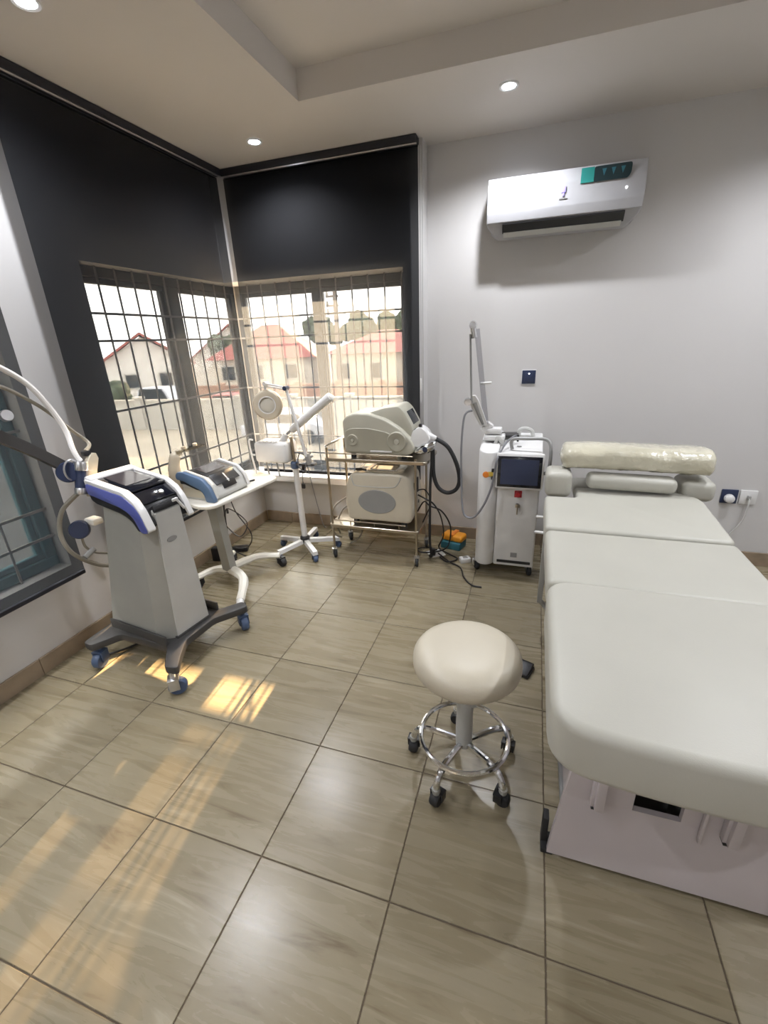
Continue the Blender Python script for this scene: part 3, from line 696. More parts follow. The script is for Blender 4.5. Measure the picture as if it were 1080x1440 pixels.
ap = tw.p('applicator', join(cyl(Wp((0.0, 1.062, 0.835)), Wp((0.0, 1.098, 0.975)), 0.026, 18)), 'navy', label='cylindrical applicator with silver bands')
for (t0, t1) in ((0.0, 0.2), (0.72, 1.0)):
    a = Vector((0.0, 1.062, 0.835)).lerp(Vector((0.0, 1.098, 0.975)), t0); b = Vector((0.0, 1.062, 0.835)).lerp(Vector((0.0, 1.098, 0.975)), t1)
    tw.p('band', cyl(Wp(a), Wp(b), 0.029, 18, bev=0.003), 'alu', parent=ap)
tw.p('applicator_handle', loft([[tuple(Wp((0.0 + dx, y + dy, z))) for dx, dy in ((-.012, -w_), (.012, -w_), (.012, w_), (-.012, w_))] for y, z, w_ in ((1.105, 0.815, .018), (1.118, 0.87, .02), (1.130, 0.92, .024), (1.150, 0.97, .026), (1.158, 0.995, .012))]), 'cream', smooth=50, label='cream curved applicator handle')
tw.p('handle_tip', box(0.03, 0.03, 0.022, tuple(Wp((-0.01, 1.14, 1.0))), 0.005), 'black')
tw.p('applicator', disc((-0.075, 1.06, 0.66), 0.043, 0.035, (0.8, -0.9, 0.25)), 'navy', label='round navy applicator on the side')
tw.p('holder', box(0.07, 0.05, 0.03, tuple(Wp((-0.03, 1.10, 0.69))), 0.008), 'offwhite')
tw.p('hose', tube(W([(-0.08, 0.80, 1.40), (-0.08, 0.90, 1.40), (-0.08, 0.97, 1.365), (-0.075, 1.047, 1.285), (-0.06, 1.11, 1.13), (-0.02, 1.095, 1.02), (0.0, 1.098, 0.975)]), 0.011, 8, 10), 'cablew', label='thick white hose')
tw.p('hose', tube(W([(-0.09, 0.80, 1.34), (-0.09, 0.931, 1.312), (-0.09, 1.062, 1.215), (-0.085, 1.16, 1.10), (-0.06, 1.205, 1.03), (-0.01, 1.14, 1.01)]), 0.008, 8, 8), 'cablet', label='thin taupe hose')
tw.p('hose', tube(W([(-0.02, 1.06, 0.84), (-0.08, 1.01, 0.77), (-0.10, 0.985, 0.68), (-0.09, 0.985, 0.60), (-0.08, 1.02, 0.53), (-0.07, 1.09, 0.46), (-0.05, 1.15, 0.425), (-0.02, 1.18, 0.40)]), 0.010, 8, 8), 'cablet', label='thin taupe hose')
tw.p('hose', tube(W([(-0.075, 1.055, 0.63), (-0.08, 1.06, 0.57), (-0.075, 1.10, 0.52), (-0.05, 1.16, 0.49), (-0.02, 1.18, 0.48)]), 0.006, 6, 8), 'cablet')
tw.p('hose_clip', cyl(Wp((-0.07, 1.035, 0.525)), Wp((-0.07, 1.09, 0.545)), 0.013, 12), 'greyp')
tw.p('hose_end', cyl(Wp((-0.06, 1.135, 0.432)), Wp((-0.03, 1.17, 0.412)), 0.014, 12), 'black')
tw.p('power_cable', tube(W([(-0.04, 1.25, 0.30), (-0.12, 1.22, 0.14), (-0.16, 1.12, 0.012), (-0.15, 1.0, 0.008), (-0.08, 0.98, 0.008), (-0.02, 1.03, 0.008), (0.04, 1.12, 0.008)]), 0.006, 6, 8), 'black')

# ================================================================== CART
CR = math.radians(-7)
ct = T('instrument_cart', 'pale grey single-column cart with thin tabletop and spreading base arms', 'cart', (0.11, 1.80, 0), CR, local=True)
cinv = (Matrix.Translation((0.11, 1.80, 0)) @ Matrix.Rotation(CR, 4, 'Z')).inverted()
def C(p): return tuple(cinv @ Vector(p))
topw = [(-0.085, 1.68), (0.12, 1.585), (0.19, 1.59), (0.225, 1.63), (0.285, 2.14), (0.275, 2.20), (0.02, 2.33), (-0.06, 2.30), (-0.085, 2.10)]
topl = [C((x, y, 0))[:2] for x, y in topw]
ct.p('tabletop', prism(rounded_poly(topl, 0.05, 5), 0.572, 0.592, 'xy', 0.005), 'offwhite')
ct.p('column', loft([[C((0.10 + dx, 1.79 + dy, 0.07)) for dx, dy in ((-.03, -.03), (.03, -.03), (.03, .03), (-.03, .03))], [C((0.09 + dx, 1.76 + dy, 0.573)) for dx, dy in ((-.03, -.03), (.03, -.03), (.03, .03), (-.03, .03))]]), 'mgrey', smooth=0)
ct.p('top_bracket', prism(rounded_poly([C((x, y, 0))[:2] for x, y in ((-0.03, 1.66), (0.18, 1.66), (0.20, 2.0), (-0.02, 2.0))], .03), 0.552, 0.573, 'xy', 0.003), 'mgrey')
def armb(a, b, c): 
    pts = spline([C(a), C(b), C(c)], 6)
    return tube([tuple(p) for p in pts], [0.026, 0.023, 0.02], 1, 8, sx=1.25)
ct.p('base_arm', armb((0.08, 1.79, 0.082), (0.17, 1.98, 0.085), (0.31, 2.05, 0.080)), 'offwhite')
ct.p('base_arm', armb((0.09, 1.80, 0.082), (0.26, 1.70, 0.088), (0.375, 1.50, 0.072)), 'offwhite')
ct.p('base_arm', armb((0.09, 1.79, 0.082), (0.0, 1.76, 0.082), (-0.05, 1.66, 0.075)), 'offwhite')
ct.p('base_arm', armb((0.09, 1.79, 0.082), (0.0, 1.88, 0.082), (-0.05, 2.02, 0.075)), 'offwhite')
ct.p('arm_end_cap', cyl(C((0.365, 1.515, 0.070)), C((0.40, 1.46, 0.066)), 0.021, 12, bev=0.004), 'white')
for (x, y, a) in ((0.325, 2.05, 1.3), (0.39, 1.47, 0.4), (-0.05, 1.66, 0.2), (-0.05, 2.02, 0.9)):
    q = C((x, y, 0)); caster(ct, q[0], q[1], 0.029, 0.036, a, top=0.07, fork='black', wheel='blackrub')
# device on the cart
DR = math.radians(-4)
dv = T('desktop_device', 'small blue and silver device with slanted black screen on the cart', 'device', (0.062, 1.83, 0.592), DR, local=True)
sil = [(-0.098, 0.0), (0.125, 0.0), (0.138, 0.02), (0.115, 0.085), (0.07, 0.128), (-0.06, 0.158), (-0.09, 0.152), (-0.10, 0.13)]
dv.p('body', prism(rounded_poly(sil, 0.02), -0.145, 0.150, 'xz', 0.008), 'lgrey')
arc = [(-0.11, 0.145), (-0.095, 0.165), (-0.055, 0.168), (0.078, 0.136), (0.125, 0.09), (0.150, 0.02), (0.148, 0.0), (0.085, 0.0), (0.082, 0.04), (0.06, 0.068), (-0.06, 0.115), (-0.108, 0.120)]
dv.p('side_cover', prism(rounded_poly(arc, 0.016), -0.172, -0.142, 'xz', 0.006), 'steelblue', label='steel blue side cover')
dv.p('side_shadow_recess', prism(rounded_poly([(-0.105, 0.118), (-0.06, 0.113), (0.06, 0.066), (0.078, 0.04), (0.07, 0.03), (0.05, 0.05), (-0.07, 0.09), (-0.102, 0.09)], .006), -0.150, -0.146, 'xz'), 'black')
dv.p('rim', prism(rounded_poly([(-0.097, 0.160), (-0.055, 0.172), (0.08, 0.14), (0.128, 0.094), (0.150, 0.02), (0.142, 0.018), (0.118, 0.086), (0.07, 0.13), (-0.06, 0.16), (-0.093, 0.152)], 0.008), 0.132, 0.152, 'xz', 0.003), 'white')
dv.p('rim', prism(rounded_poly([(-0.097, 0.160), (-0.055, 0.172), (0.08, 0.14), (0.128, 0.094), (0.150, 0.02), (0.142, 0.018), (0.118, 0.086), (0.07, 0.13), (-0.06, 0.16), (-0.093, 0.152)], 0.008), -0.148, -0.128, 'xz', 0.003), 'lgrey')
q = box(0.125, 0.235, 0.006, (0, 0, 0), 0.002); xf(q, (0.004, 0.0, 0.150), (0, 0.235, 0)); s1 = dv.p('screen', q, 'black')
q = box(0.085, 0.16, 0.002, (0, 0, 0)); xf(q, (-0.004, 0.0, 0.1555), (0, 0.235, 0)); dv.p('display_area', q, 'screen2', parent=s1, smooth=0)
q = box(0.075, 0.20, 0.006, (0, 0, 0), 0.003); xf(q, (0.095, 0.0, 0.110), (0, 0.80, 0)); dv.p('control_panel', q, 'black')
q = box(0.045, 0.11, 0.006, (0, 0, 0), 0.002); xf(q, (0.122, 0.0, 0.072), (0, 1.2, 0)); dv.p('control_panel', q, 'black')
q = box(0.055, 0.008, 0.004, (0, 0, 0), 0.001); xf(q, (0.102, 0.0, 0.108), (0, 0.80, 0)); dv.p('lever', q, 'white')
q = lathe([(0, 0), (0.010, 0), (0.010, .004), (0, .005)], 14); xf(q, (0.115, 0.0, 0.088), (0, 0.95, 0)); dv.p('knob', q, 'white')
dv.p('side_pod', bx(-0.09, 0.06, -0.150, -0.135, 0.012, 0.07, 0.01), 'cream')
# beige arch stand behind it
ar = T('applicator_stand', 'beige curved stand with a clear tray at the rear of the cart', 'stand', (-0.066, 1.745, 0.592), math.radians(-4), local=True)
ar.p('upright', tube([(0.0, -0.02, 0.0), (-0.012, -0.045, 0.10), (-0.010, -0.052, 0.18), (0.0, -0.035, 0.25), (0.005, -0.005, 0.268)], [0.036, 0.034, 0.030, 0.022], 6, 12, sx=0.45), 'beige')
ar.p('foot', lathe([(0, 0), (0.022, 0), (0.020, 0.012), (0, 0.014)], 20, (0.0, -0.02, 0)), 'beige')
ar.p('tray', loft([[(0.028 * c_ + 0.005, y_, 0.268 + 0.010 * s_) for c_, s_ in [(math.cos(2 * PI * k / 10), math.sin(2 * PI * k / 10)) for k in range(10)]] for y_ in (-0.03, 0.02, 0.08, 0.14, 0.17)]), 'clear')
for y_ in (0.03, 0.12): ar.p('knob', lathe([(0, 0), (0.012, 0), (0.013, 0.014), (0, 0.018)], 14, (0.005, y_, 0.276)), 'beige')
one('marker_pen', cyl((0.155, 2.045, 0.598), (0.175, 2.085, 0.598), 0.0055, 10, bev=0.001), 'black', 'short black marker lying on the cart top', 'pen')
# cables hanging from the cart and adapters on the floor
one('cable_bundle', join(tube([(0.04, 1.93, 0.55), (-0.02, 1.98, 0.40), (-0.05, 2.0, 0.30), (0.03, 2.03, 0.20), (0.08, 2.06, 0.30), (0.0, 1.98, 0.42), (-0.06, 2.02, 0.22), (-0.09, 2.06, 0.10), (-0.04, 2.13, 0.05)], 0.004, 8, 6),
                     tube([(0.06, 1.95, 0.55), (0.05, 2.0, 0.40), (0.10, 2.06, 0.22), (0.04, 2.10, 0.10), (-0.06, 2.15, 0.06)], 0.004, 8, 6),
                     tube([(0.03, 1.92, 0.55), (0.0, 1.95, 0.40), (-0.06, 2.0, 0.15), (0.02, 2.08, 0.02), (0.10, 2.12, 0.006), (0.12, 2.16, 0.006)], 0.004, 8, 6),
                     box(0.012, 0.012, 0.03, (0.0, 1.985, 0.40), 0.003)), 'black', 'tangle of black cables hanging under the cart top', 'cables', base=(0.0, 2.05, 0.0))
one('power_adapter', box(0.11, 0.06, 0.035, (-0.11, 2.19, 0.0175), 0.006, 2, (0, 0, 0.4)), 'black', 'black power adapter lying on the floor below the hanging cables', 'adapter')
one('power_adapter', box(0.075, 0.05, 0.10, (-0.175, 2.02, 0.05), 0.008, 2, (0, 0, 0.2)), 'black', 'upright black adapter block against the left skirting', 'adapter')

# ================================================================== STEAMER STAND WITH MAGNIFIER
sm = T('facial_steamer', 'white facial steamer and magnifying lamp on a five-legged rolling stand', 'steamer', (0.375, 2.30, 0))
HX, HY = 0.375, 2.30
for k, (x, y) in enumerate(((0.165, 2.34), (0.52, 2.16), (0.58, 2.42), (0.335, 2.54), (0.27, 2.115))):
    sm.p('base_leg', loft([[(HX + (x - HX) * t_ + nx * w_, HY + (y - HY) * t_ + ny * w_, z_) for (w_, z_) in ((-.019, 0.075 - .02 * t_), (.019, 0.075 - .02 * t_), (.015, 0.102 - .02 * t_), (-.015, 0.102 - .02 * t_))]
            for t_ in (0.02, 1.05) for nx, ny in [(-(y - HY) / math.hypot(x - HX, y - HY), (x - HX) / math.hypot(x - HX, y - HY))]]), 'white', smooth=20)
    caster(sm, x - HX, y - HY, 0.024, 0.028, 0.7 * k, top=0.062, fork='navy', wheel='castblue')
sm.p('hub', lathe([(0, 0.07), (0.034, 0.07), (0.034, 0.115), (0.026, 0.125), (0, 0.125)], 20, (HX, HY, 0)), 'black')
sm.p('post', cyl((HX, HY, 0.115), (HX - .012, HY, 0.63), 0.021, 18), 'white')
sm.p('post_knob', lathe([(0.021, 0.625), (0.030, 0.63), (0.031, 0.665), (0.024, 0.675), (0, 0.675)], 18, (HX - .012, HY, 0)), 'castblue')
sm.p('inner_post', cyl((HX - .012, HY, 0.67), (HX - .02, HY, 0.84), 0.011, 12), 'steel')
sm.p('cross_bar', join(cyl((0.27, HY, 0.735), (0.49, HY, 0.735), 0.006, 8), cyl((0.27, HY, 0.735), (0.275, HY, 0.60), 0.004, 8)), 'cableg')
sb = sm.p('steam_tank', bx(0.108, 0.350, 2.22, 2.38, 0.675, 0.815, 0.022, 3), 'white')
sm.p('tank_lid', bx(0.115, 0.345, 2.225, 2.375, 0.792, 0.80, 0.003), 'lgrey', parent=sb)
for k in range(4): sm.p('lid_button', bx(0.150 + .035 * k, 0.172 + .035 * k, 2.22, 2.25, 0.815, 0.823, 0.002), 'white', parent=sb)
sm.p('tank_side_rail', join(tube([(0.108, 2.215, 0.60), (0.090, 2.215, 0.72), (0.085, 2.215, 0.825), (0.115, 2.215, 0.832)], 0.006, 4, 8), cyl((0.088, 2.215, 0.73), (0.115, 2.215, 0.73), 0.006, 8)), 'white')
for (x, z) in ((0.165, 0.675), (0.245, 0.675)): sm.p('tank_leg', cyl((x, 2.26, z), (x + .014, 2.26, z - 0.10), 0.006, 8), 'greyp')
sm.p('nozzle_base', cyl((0.285, HY, 0.80), (0.325, HY, 0.86), 0.026, 16, 0.020), 'white')
sm.p('nozzle_neck', cyl((0.322, HY, 0.855), (0.375, HY, 0.895), 0.009, 12), 'greyp')
sm.p('nozzle_arm', join(cyl((0.368, HY, 0.888), (0.675, HY - .02, 1.105), 0.024, 18, 0.028, 0.004)), 'white')
sm.p('nozzle_tip', cyl((0.668, HY - .02, 1.10), (0.70, HY - .02, 1.085), 0.022, 14, 0.018), 'offwhite')
A0, A1, A2 = (0.472, HY - .03, 0.72), (0.376, HY - .03, 1.158), (0.235, HY - .03, 1.182)
sm.p('lamp_arm', join(cyl(A0, A1, 0.013, 8, 0.010)), 'white')
sm.p('lamp_arm', join(cyl((A1[0], A1[1] - .012, A1[2] + .006), (A2[0], A2[1] - .012, A2[2] + .008), 0.006, 8), cyl((A1[0], A1[1] + .012, A1[2] - .01), (A2[0], A2[1] + .012, A2[2] - .012), 0.006, 8)), 'white')
sm.p('arm_joint', cyl((A1[0], A1[1] - .02, A1[2]), (A1[0], A1[1] + .02, A1[2]), 0.014, 12), 'navy')
sm.p('arm_joint', join(cyl((A2[0], A2[1] - .02, A2[2] + .005), (A2[0], A2[1] + .02, A2[2] + .005), 0.013, 12), cyl((A2[0] - .01, A2[1], A2[2]), (A2[0] - .005, A2[1], 1.13), 0.009, 10)), 'white')
hd = Vector((0.238, HY - .045, 1.055)); nrm = Vector((0.35, -1.0, 0.05)).normalized(); q = nrm.to_track_quat('Z', 'Y').to_matrix().to_4x4()
def hd_l(prof, n=36, cap=True):
    b_ = lathe(prof, n, cap=cap); bmesh.ops.transform(b_, matrix=Matrix.Translation(hd) @ q, verts=b_.verts[:]); return b_
rg = hd_l([(0.052, 0.010), (0.062, 0.014), (0.085, 0.010), (0.095, 0.0), (0.096, -0.016), (0.086, -0.028), (0.060, -0.03), (0.052, -0.026), (0.052, 0.010)], cap=False)
sm.p('lamp_ring', rg, 'beige', label='cream ring of the magnifying lamp')
sm.p('lens', hd_l([(0, -0.008), (0.052, -0.010), (0.0525, 0.0), (0.035, 0.006), (0, 0.009)]), 'lensf')
sm.p('lens_rim', hd_l([(0.050, 0.008), (0.056, 0.008), (0.056, 0.016), (0.050, 0.016), (0.050, 0.008)], cap=False), 'white')
sm.p('clamp', join(box(0.03, 0.035, 0.075, (0.478, HY - .02, 0.700), 0.005, 2, (0, -0.2, 0)), cyl((0.43, HY - .02, 0.665), (0.535, HY - .02, 0.672), 0.009, 10), cyl((0.455, HY - .045, 0.70), (0.50, HY + .005, 0.715), 0.008, 8)), 'greyp')
sm.p('clamp_bracket', join(bx(0.385, 0.52, HY - .03, HY, 0.655, 0.667, .003), bx(0.43, 0.445, HY - .03, HY, 0.60, 0.66, .003)), 'black')
sm.p('cable', tube([(0.475, HY - .03, 0.72), (0.43, HY - .045, 0.74), (0.41, HY - .04, 0.66), (0.45, HY - .04, 0.62), (0.47, HY - .04, 0.68)], 0.004, 6, 6), 'cableg')
sm.p('cable', tube([(0.46, HY - .01, 0.66), (0.475, HY + .02, 0.45), (0.50, HY + .06, 0.20), (0.515, HY + .08, 0.17)], 0.003, 6, 6), 'cableg')
sm.p('hanging_hook', join(cyl((0.437, HY - .04, 0.66), (0.430, HY - .04, 0.53), 0.003, 6), box(0.025, 0.015, 0.035, (0.432, HY - .04, 0.515), 0.005)), 'black')

# ================================================================== STEEL TROLLEY
tr = T('steel_trolley', 'two-tier stainless steel trolley carrying two machines', 'trolley', (0.92, 2.43, 0))
TX = (0.625, 1.215); TY = (2.262, 2.56)
for x in TX:
    for y in TY:
        tr.p('post', cyl((x, y, 0.085), (x, y, 0.785 if x < 1 else 0.735), 0.0085, 12), 'steel')
        caster(tr, x - 0.92, y - 2.43, 0.03, 0.02, 0.25 if x > 1 else 0.6, top=0.09, fork='alu', wheel='blackrub')
for z, nm in ((0.722, 'upper_shelf'), (0.258, 'lower_shelf')):
    x1 = 1.29 if z > .5 else 1.235
    sh = tr.p(nm, prism(rrect(0.605, x1, 2.245, 2.575, 0.03), z - 0.022, z, 'xy', 0.003, 1), 'steel')
    rail = [(0.622, 2.258, z + 0.03), (x1 - .09, 2.258, z + 0.03)]
    for yy in (2.258, 2.562):
        gr = tr.p('guard_rail', cyl((0.622, yy, z + .03), (x1 - .09, yy, z + .03), 0.004, 8), 'steel')
        for x in (0.76, 0.93, 1.10): tr.p('rail_pin', cyl((x, yy, z), (x, yy, z + .03), 0.0035, 6), 'steel', parent=gr)
tr.p('push_handle', tube([(0.625, 2.262, 0.785), (0.625, 2.27, 0.80), (0.66, 2.36, 0.815), (0.66, 2.46, 0.815), (0.625, 2.552, 0.80), (0.625, 2.56, 0.785)], 0.008, 6, 8), 'chrome')
# upper machine
ip = T('light_therapy_machine', 'pale humped machine with round side dials on the upper trolley shelf', 'machine', (0.97, 2.40, 0.722))
for x in (0.79, 1.13):
    for y in (2.32, 2.50): ip.p('foot', lathe([(0, 0.722), (0.018, 0.722), (0.016, 0.75), (0, 0.75)], 12, (x, y, 0)), 'black')
side = [(0.745, 0.748), (0.738, 0.955), (0.765, 0.985), (0.83, 1.005), (0.92, 1.0), (1.02, 0.968), (1.11, 0.915), (1.18, 0.85), (1.205, 0.80), (1.195, 0.765), (1.15, 0.748)]
ip.p('body', prism(rounded_poly(side, 0.02), 2.285, 2.53, 'xz', 0.012, 3, 50), 'olive')
inn = [(0.760, 0.762), (0.756, 0.895), (0.80, 0.912), (0.90, 0.915), (1.02, 0.895), (1.10, 0.86), (1.08, 0.762)]
ip.p('side_panel', prism(rounded_poly(inn, 0.02), 2.279, 2.287, 'xz', 0.003, 1, 50), 'olive2')
hump = [(0.84, 0.96), (0.90, 1.0), (1.0, 1.03), (1.095, 1.042), (1.13, 1.01), (1.18, 0.92), (1.185, 0.85), (1.0, 0.85)]
hp = ip.p('screen_hood', prism(rounded_poly(hump, 0.018), 2.33, 2.56, 'xz', 0.010, 2, 50), 'olive')
q = box(0.09, 0.13, 0.006, (0, 0, 0), 0.002); xf(q, (1.157, 2.445, 0.965), (0, 1.08, 0)); ip.p('screen', q, 'dglass', parent=hp)
for (x, z, r) in ((0.805, 0.838, 0.036), (1.095, 0.835, 0.062)):
    d1 = ip.p('dial', lathe([(0, 0), (r * .35, 0), (r * .45, 0.004), (r * .92, 0.006), (r, 0.0), (r, -0.01), (0, -0.01)][::-1], 28, (x, 2.276, z), (PI / 2, 0, 0)), 'olive2')
    ip.p('dial_centre', lathe([(0, 0), (r * .28, 0), (r * .24, .006), (0, .007)], 18, (x, 2.275, z), (PI / 2, 0, 0)), 'olive', parent=d1)
ip.p('front_slot', bx(0.92, 1.06, 2.275, 2.283, 0.765, 0.775, .002), 'white')
ip.p('handpiece_holder', prism(rounded_poly([(1.16, 0.80), (1.19, 0.90), (1.235, 0.925), (1.275, 0.895), (1.30, 0.85), (1.25, 0.80)], 0.015), 2.30, 2.40, 'xz', 0.008), 'white')
for (x, z) in ((1.205, 0.90), (1.235, 0.93)): ip.p('button', box(0.018, 0.03, 0.018, (x, 2.32, z), 0.004), 'black')
hpz = ip.p('handpiece', loft([[(x, 2.30 + 0.0 + r * math.cos(2 * PI * k / 14), z + r * 0.9 * math.sin(2 * PI * k / 14)) for k in range(14)] for x, z, r in ((1.20, 0.775, .012), (1.215, 0.775, .026), (1.25, 0.79, .036), (1.29, 0.80, .038), (1.32, 0.815, .030), (1.335, 0.825, .018))]), 'chrome', smooth=60, label='chrome handpiece resting on the shelf')
ip.p('handpiece_window', lathe([(0, 0), (0.016, 0), (0.016, 0.006), (0, 0.008)], 16, (1.275, 2.268, 0.795), (PI / 2, 0, 0)), 'navy', parent=hpz)
ip.p('handpiece_neck', loft([[(x, 2.34 + r * math.cos(2 * PI * k / 12), z + r * math.sin(2 * PI * k / 12)) for k in range(12)] for x, z, r in ((1.25, 0.875, .03), (1.29, 0.862, .022), (1.33, 0.85, .013))]), 'white', smooth=60)
ip.p('hose', tube([(1.32, 2.34, 0.85), (1.40, 2.335, 0.80), (1.455, 2.33, 0.70), (1.475, 2.33, 0.60), (1.455, 2.33, 0.535), (1.40, 2.33, 0.51), (1.345, 2.33, 0.54), (1.315, 2.33, 0.62), (1.31, 2.33, 0.74), (1.31, 2.31, 0.815)], 0.0125, 8, 10), 'blackrub', label='thick black looping hose')
ip.p('hose', tube([(1.31, 2.30, 0.82), (1.305, 2.31, 0.70), (1.295, 2.32, 0.56), (1.29, 2.33, 0.36), (1.285, 2.35, 0.16), (1.29, 2.38, 0.03), (1.27, 2.42, 0.012)], 0.0085, 8, 8), 'blackrub', label='straight black hose')
# lower machine
lm = T('boxy_treatment_machine', 'cream box machine with a grey oval panel on the lower trolley shelf', 'machine', (0.95, 2.40, 0.258))
for x in (0.78, 1.12):
    for y in (2.32, 2.50): lm.p('foot', lathe([(0, 0.258), (0.02, 0.258), (0.018, 0.285), (0, 0.285)], 12, (x, y, 0)), 'black')
poly = rounded_poly([(0.735, 0.29), (0.72, 0.42), (0.735, 0.56), (0.775, 0.62), (1.10, 0.625), (1.17, 0.60), (1.19, 0.42), (1.175, 0.29)], 0.035)
lm.p('body', prism(poly, 2.285, 2.545, 'xz', 0.018, 3, 50), 'cream')
lm.p('oval_panel', prism(ellipse(0.945, 0.43, 0.13, 0.082, 36), 2.280, 2.287, 'xz', 0.003, 1), 'greyp', label='grey oval front panel')
lm.p('panel_line', tube([(0.775, 2.284, 0.605), (0.785, 2.284, 0.555), (0.82, 2.284, 0.533), (1.04, 2.284, 0.535), (1.09, 2.284, 0.56), (1.115, 2.284, 0.61)], 0.0035, 5, 6), 'lgrey')
for (y, z) in ((2.37, 0.50), (2.43, 0.52)): lm.p('vent_slot', bx(1.178, 1.190, y - .012, y + .012, z - 0.05, z + 0.05, .002), 'black')
lm.p('side_port', lathe([(0, 0), (0.012, 0), (0.012, .006), (0, .006)], 12, (1.184, 2.44, 0.40), (0, PI / 2, 0)), 'black')
lm.p('power_inlet', bx(1.176, 1.187, 2.36, 2.40, 0.31, 0.36, .003), 'black')
ty = T('sheet_tray', 'shallow tray with a white sheet and black edge on the lower machine', 'tray', (0.99, 2.40, 0.626))
ty.p('tray', prism(rrect(0.86, 1.12, 2.30, 2.48, 0.02), 0.626, 0.634, 'xy', 0.002, 1), 'beige')
ty.p('sheet', bx(0.90, 1.06, 2.33, 2.46, 0.634, 0.638), 'paper', smooth=0)
ty.p('edge_strip', join(bx(0.90, 1.06, 2.455, 2.465, 0.634, 0.645), bx(0.893, 0.901, 2.34, 2.46, 0.634, 0.642)), 'black', smooth=0)
ty.p('clip', box(0.05, 0.03, 0.018, (1.10, 2.32, 0.642), 0.004, 2, (0, -0.3, 0.4)), 'beige')
one('probe_holder', join(cyl((0.80, 2.33, 0.632), (0.84, 2.31, 0.640), 0.010, 12), cyl((0.84, 2.31, 0.640), (0.875, 2.30, 0.640), 0.007, 10)), 'black', 'small black probe lying on top of the cream box machine', 'probe')
# cables around the trolley
one('cable_loops', join(tube([(1.19, 2.40, 0.34), (1.24, 2.38, 0.42), (1.285, 2.36, 0.40), (1.36, 2.38, 0.36), (1.41, 2.42, 0.24), (1.39, 2.48, 0.08), (1.34, 2.50, 0.02), (1.28, 2.48, 0.008), (1.20, 2.46, 0.008), (1.16, 2.50, 0.008), (1.22, 2.55, 0.008), (1.30, 2.52, 0.008)], 0.005, 8, 6),
                    tube([(1.19, 2.42, 0.45), (1.25, 2.40, 0.43), (1.30, 2.40, 0.40), (1.34, 2.44, 0.30), (1.35, 2.50, 0.14), (1.31, 2.53, 0.03), (1.36, 2.50, 0.008), (1.46, 2.42, 0.008), (1.40, 2.36, 0.008), (1.34, 2.42, 0.008)], 0.005, 8, 6),
                    tube([(1.20, 2.37, 0.50), (1.25, 2.38, 0.50), (1.285, 2.38, 0.42), (1.24, 2.42, 0.30), (1.205, 2.40, 0.22)], 0.004, 8, 6),
                    tube([(1.32, 2.47, 0.008), (1.42, 2.36, 0.008), (1.50, 2.30, 0.008), (1.54, 2.18, 0.008), (1.60, 2.10, 0.006), (1.66, 2.09, 0.006)], 0.005, 8, 6),
                    box(0.03, 0.03, 0.05, (1.29, 2.44, 0.03), 0.006)), 'black', 'black cables looping down from the trolley to the floor', 'cables', base=(1.32, 2.45, 0.0))
one('cable_loops', join(tube([(0.70, 2.38, 0.42), (0.62, 2.34, 0.36), (0.585, 2.32, 0.26), (0.60, 2.33, 0.15), (0.64, 2.36, 0.11)], 0.006, 8, 6),
                    tube([(0.71, 2.40, 0.36), (0.66, 2.36, 0.32), (0.625, 2.34, 0.22), (0.63, 2.36, 0.14)], 0.005, 8, 6),
                    tube([(0.76, 2.42, 0.23), (0.765, 2.44, 0.13), (0.71, 2.46, 0.05), (0.66, 2.46, 0.02)], 0.007, 8, 6)), 'cablet', 'short grey cables hanging at the side of the trolley nearest the steamer', 'cables', base=(0.66, 2.38, 0.0))

# ================================================================== LASER MACHINE
lz = T('laser_machine', 'white laser tower with dark screen, red emergency button and raised glass arm', 'machine', (1.77, 2.46, 0))
col_poly = [(1.705, 2.285)] + [(1.652 + 0.062 * math.cos(math.radians(a)), 2.325 + 0.075 * math.sin(math.radians(a))) for a in range(-50, -190, -14)] + [(1.588, 2.66), (1.705, 2.66)]
def slope_top(bm_, z_f, z_b, y_f, y_b):
    for v in bm_.verts:
        if v.co.z > 0.5: v.co.z = z_f + (z_b - z_f) * (v.co.y - y_f) / (y_b - y_f)
    return bm_
b1 = slope_top(prism(col_poly, 0.072, 0.80, 'xy'), 0.795, 0.845, 2.25, 2.66); bevel_sharp(b1, 0.01, 2, 50, lambda e: abs(e.verts[0].co.z - e.verts[1].co.z) < 0.05 or False)
lz.p('column_housing', b1, 'white')
b2 = slope_top(prism(rrect(1.705, 1.945, 2.278, 2.66, 0.012, 3), 0.072, 0.80, 'xy'), 0.785, 0.835, 2.278, 2.66); bevel_sharp(b2, 0.008, 2, 50, lambda e: abs(e.verts[0].co.z - e.verts[1].co.z) < 0.05)
lz.p('main_housing', b2, 'white')
fr = lz.p('screen_bezel', box(0.262, 0.045, 0.205, (1.826, 2.268, 0.690), 0.008, 2, (-0.10, 0, 0)), 'white')
q = box(0.240, 0.006, 0.178, (0, 0, 0), 0.002); xf(q, (1.826, 2.2455, 0.690), (-0.10, 0, 0)); lz.p('screen', q, 'screen', parent=fr)
q = box(0.205, 0.002, 0.145, (0, 0, 0)); xf(q, (1.826, 2.242, 0.690), (-0.10, 0, 0)); lz.p('display_area', q, 'navy', parent=fr, smooth=0)
lz.p('emergency_button', lathe([(0, 0), (0.016, 0), (0.018, 0.006), (0.017, 0.016), (0.012, 0.02), (0, 0.02)], 20, (1.828, 2.278, 0.548), (PI / 2, 0, 0)), 'red', label='red emergency button')
lz.p('button_plate', box(0.042, 0.004, 0.042, (1.828, 2.277, 0.548), 0.002), 'red')
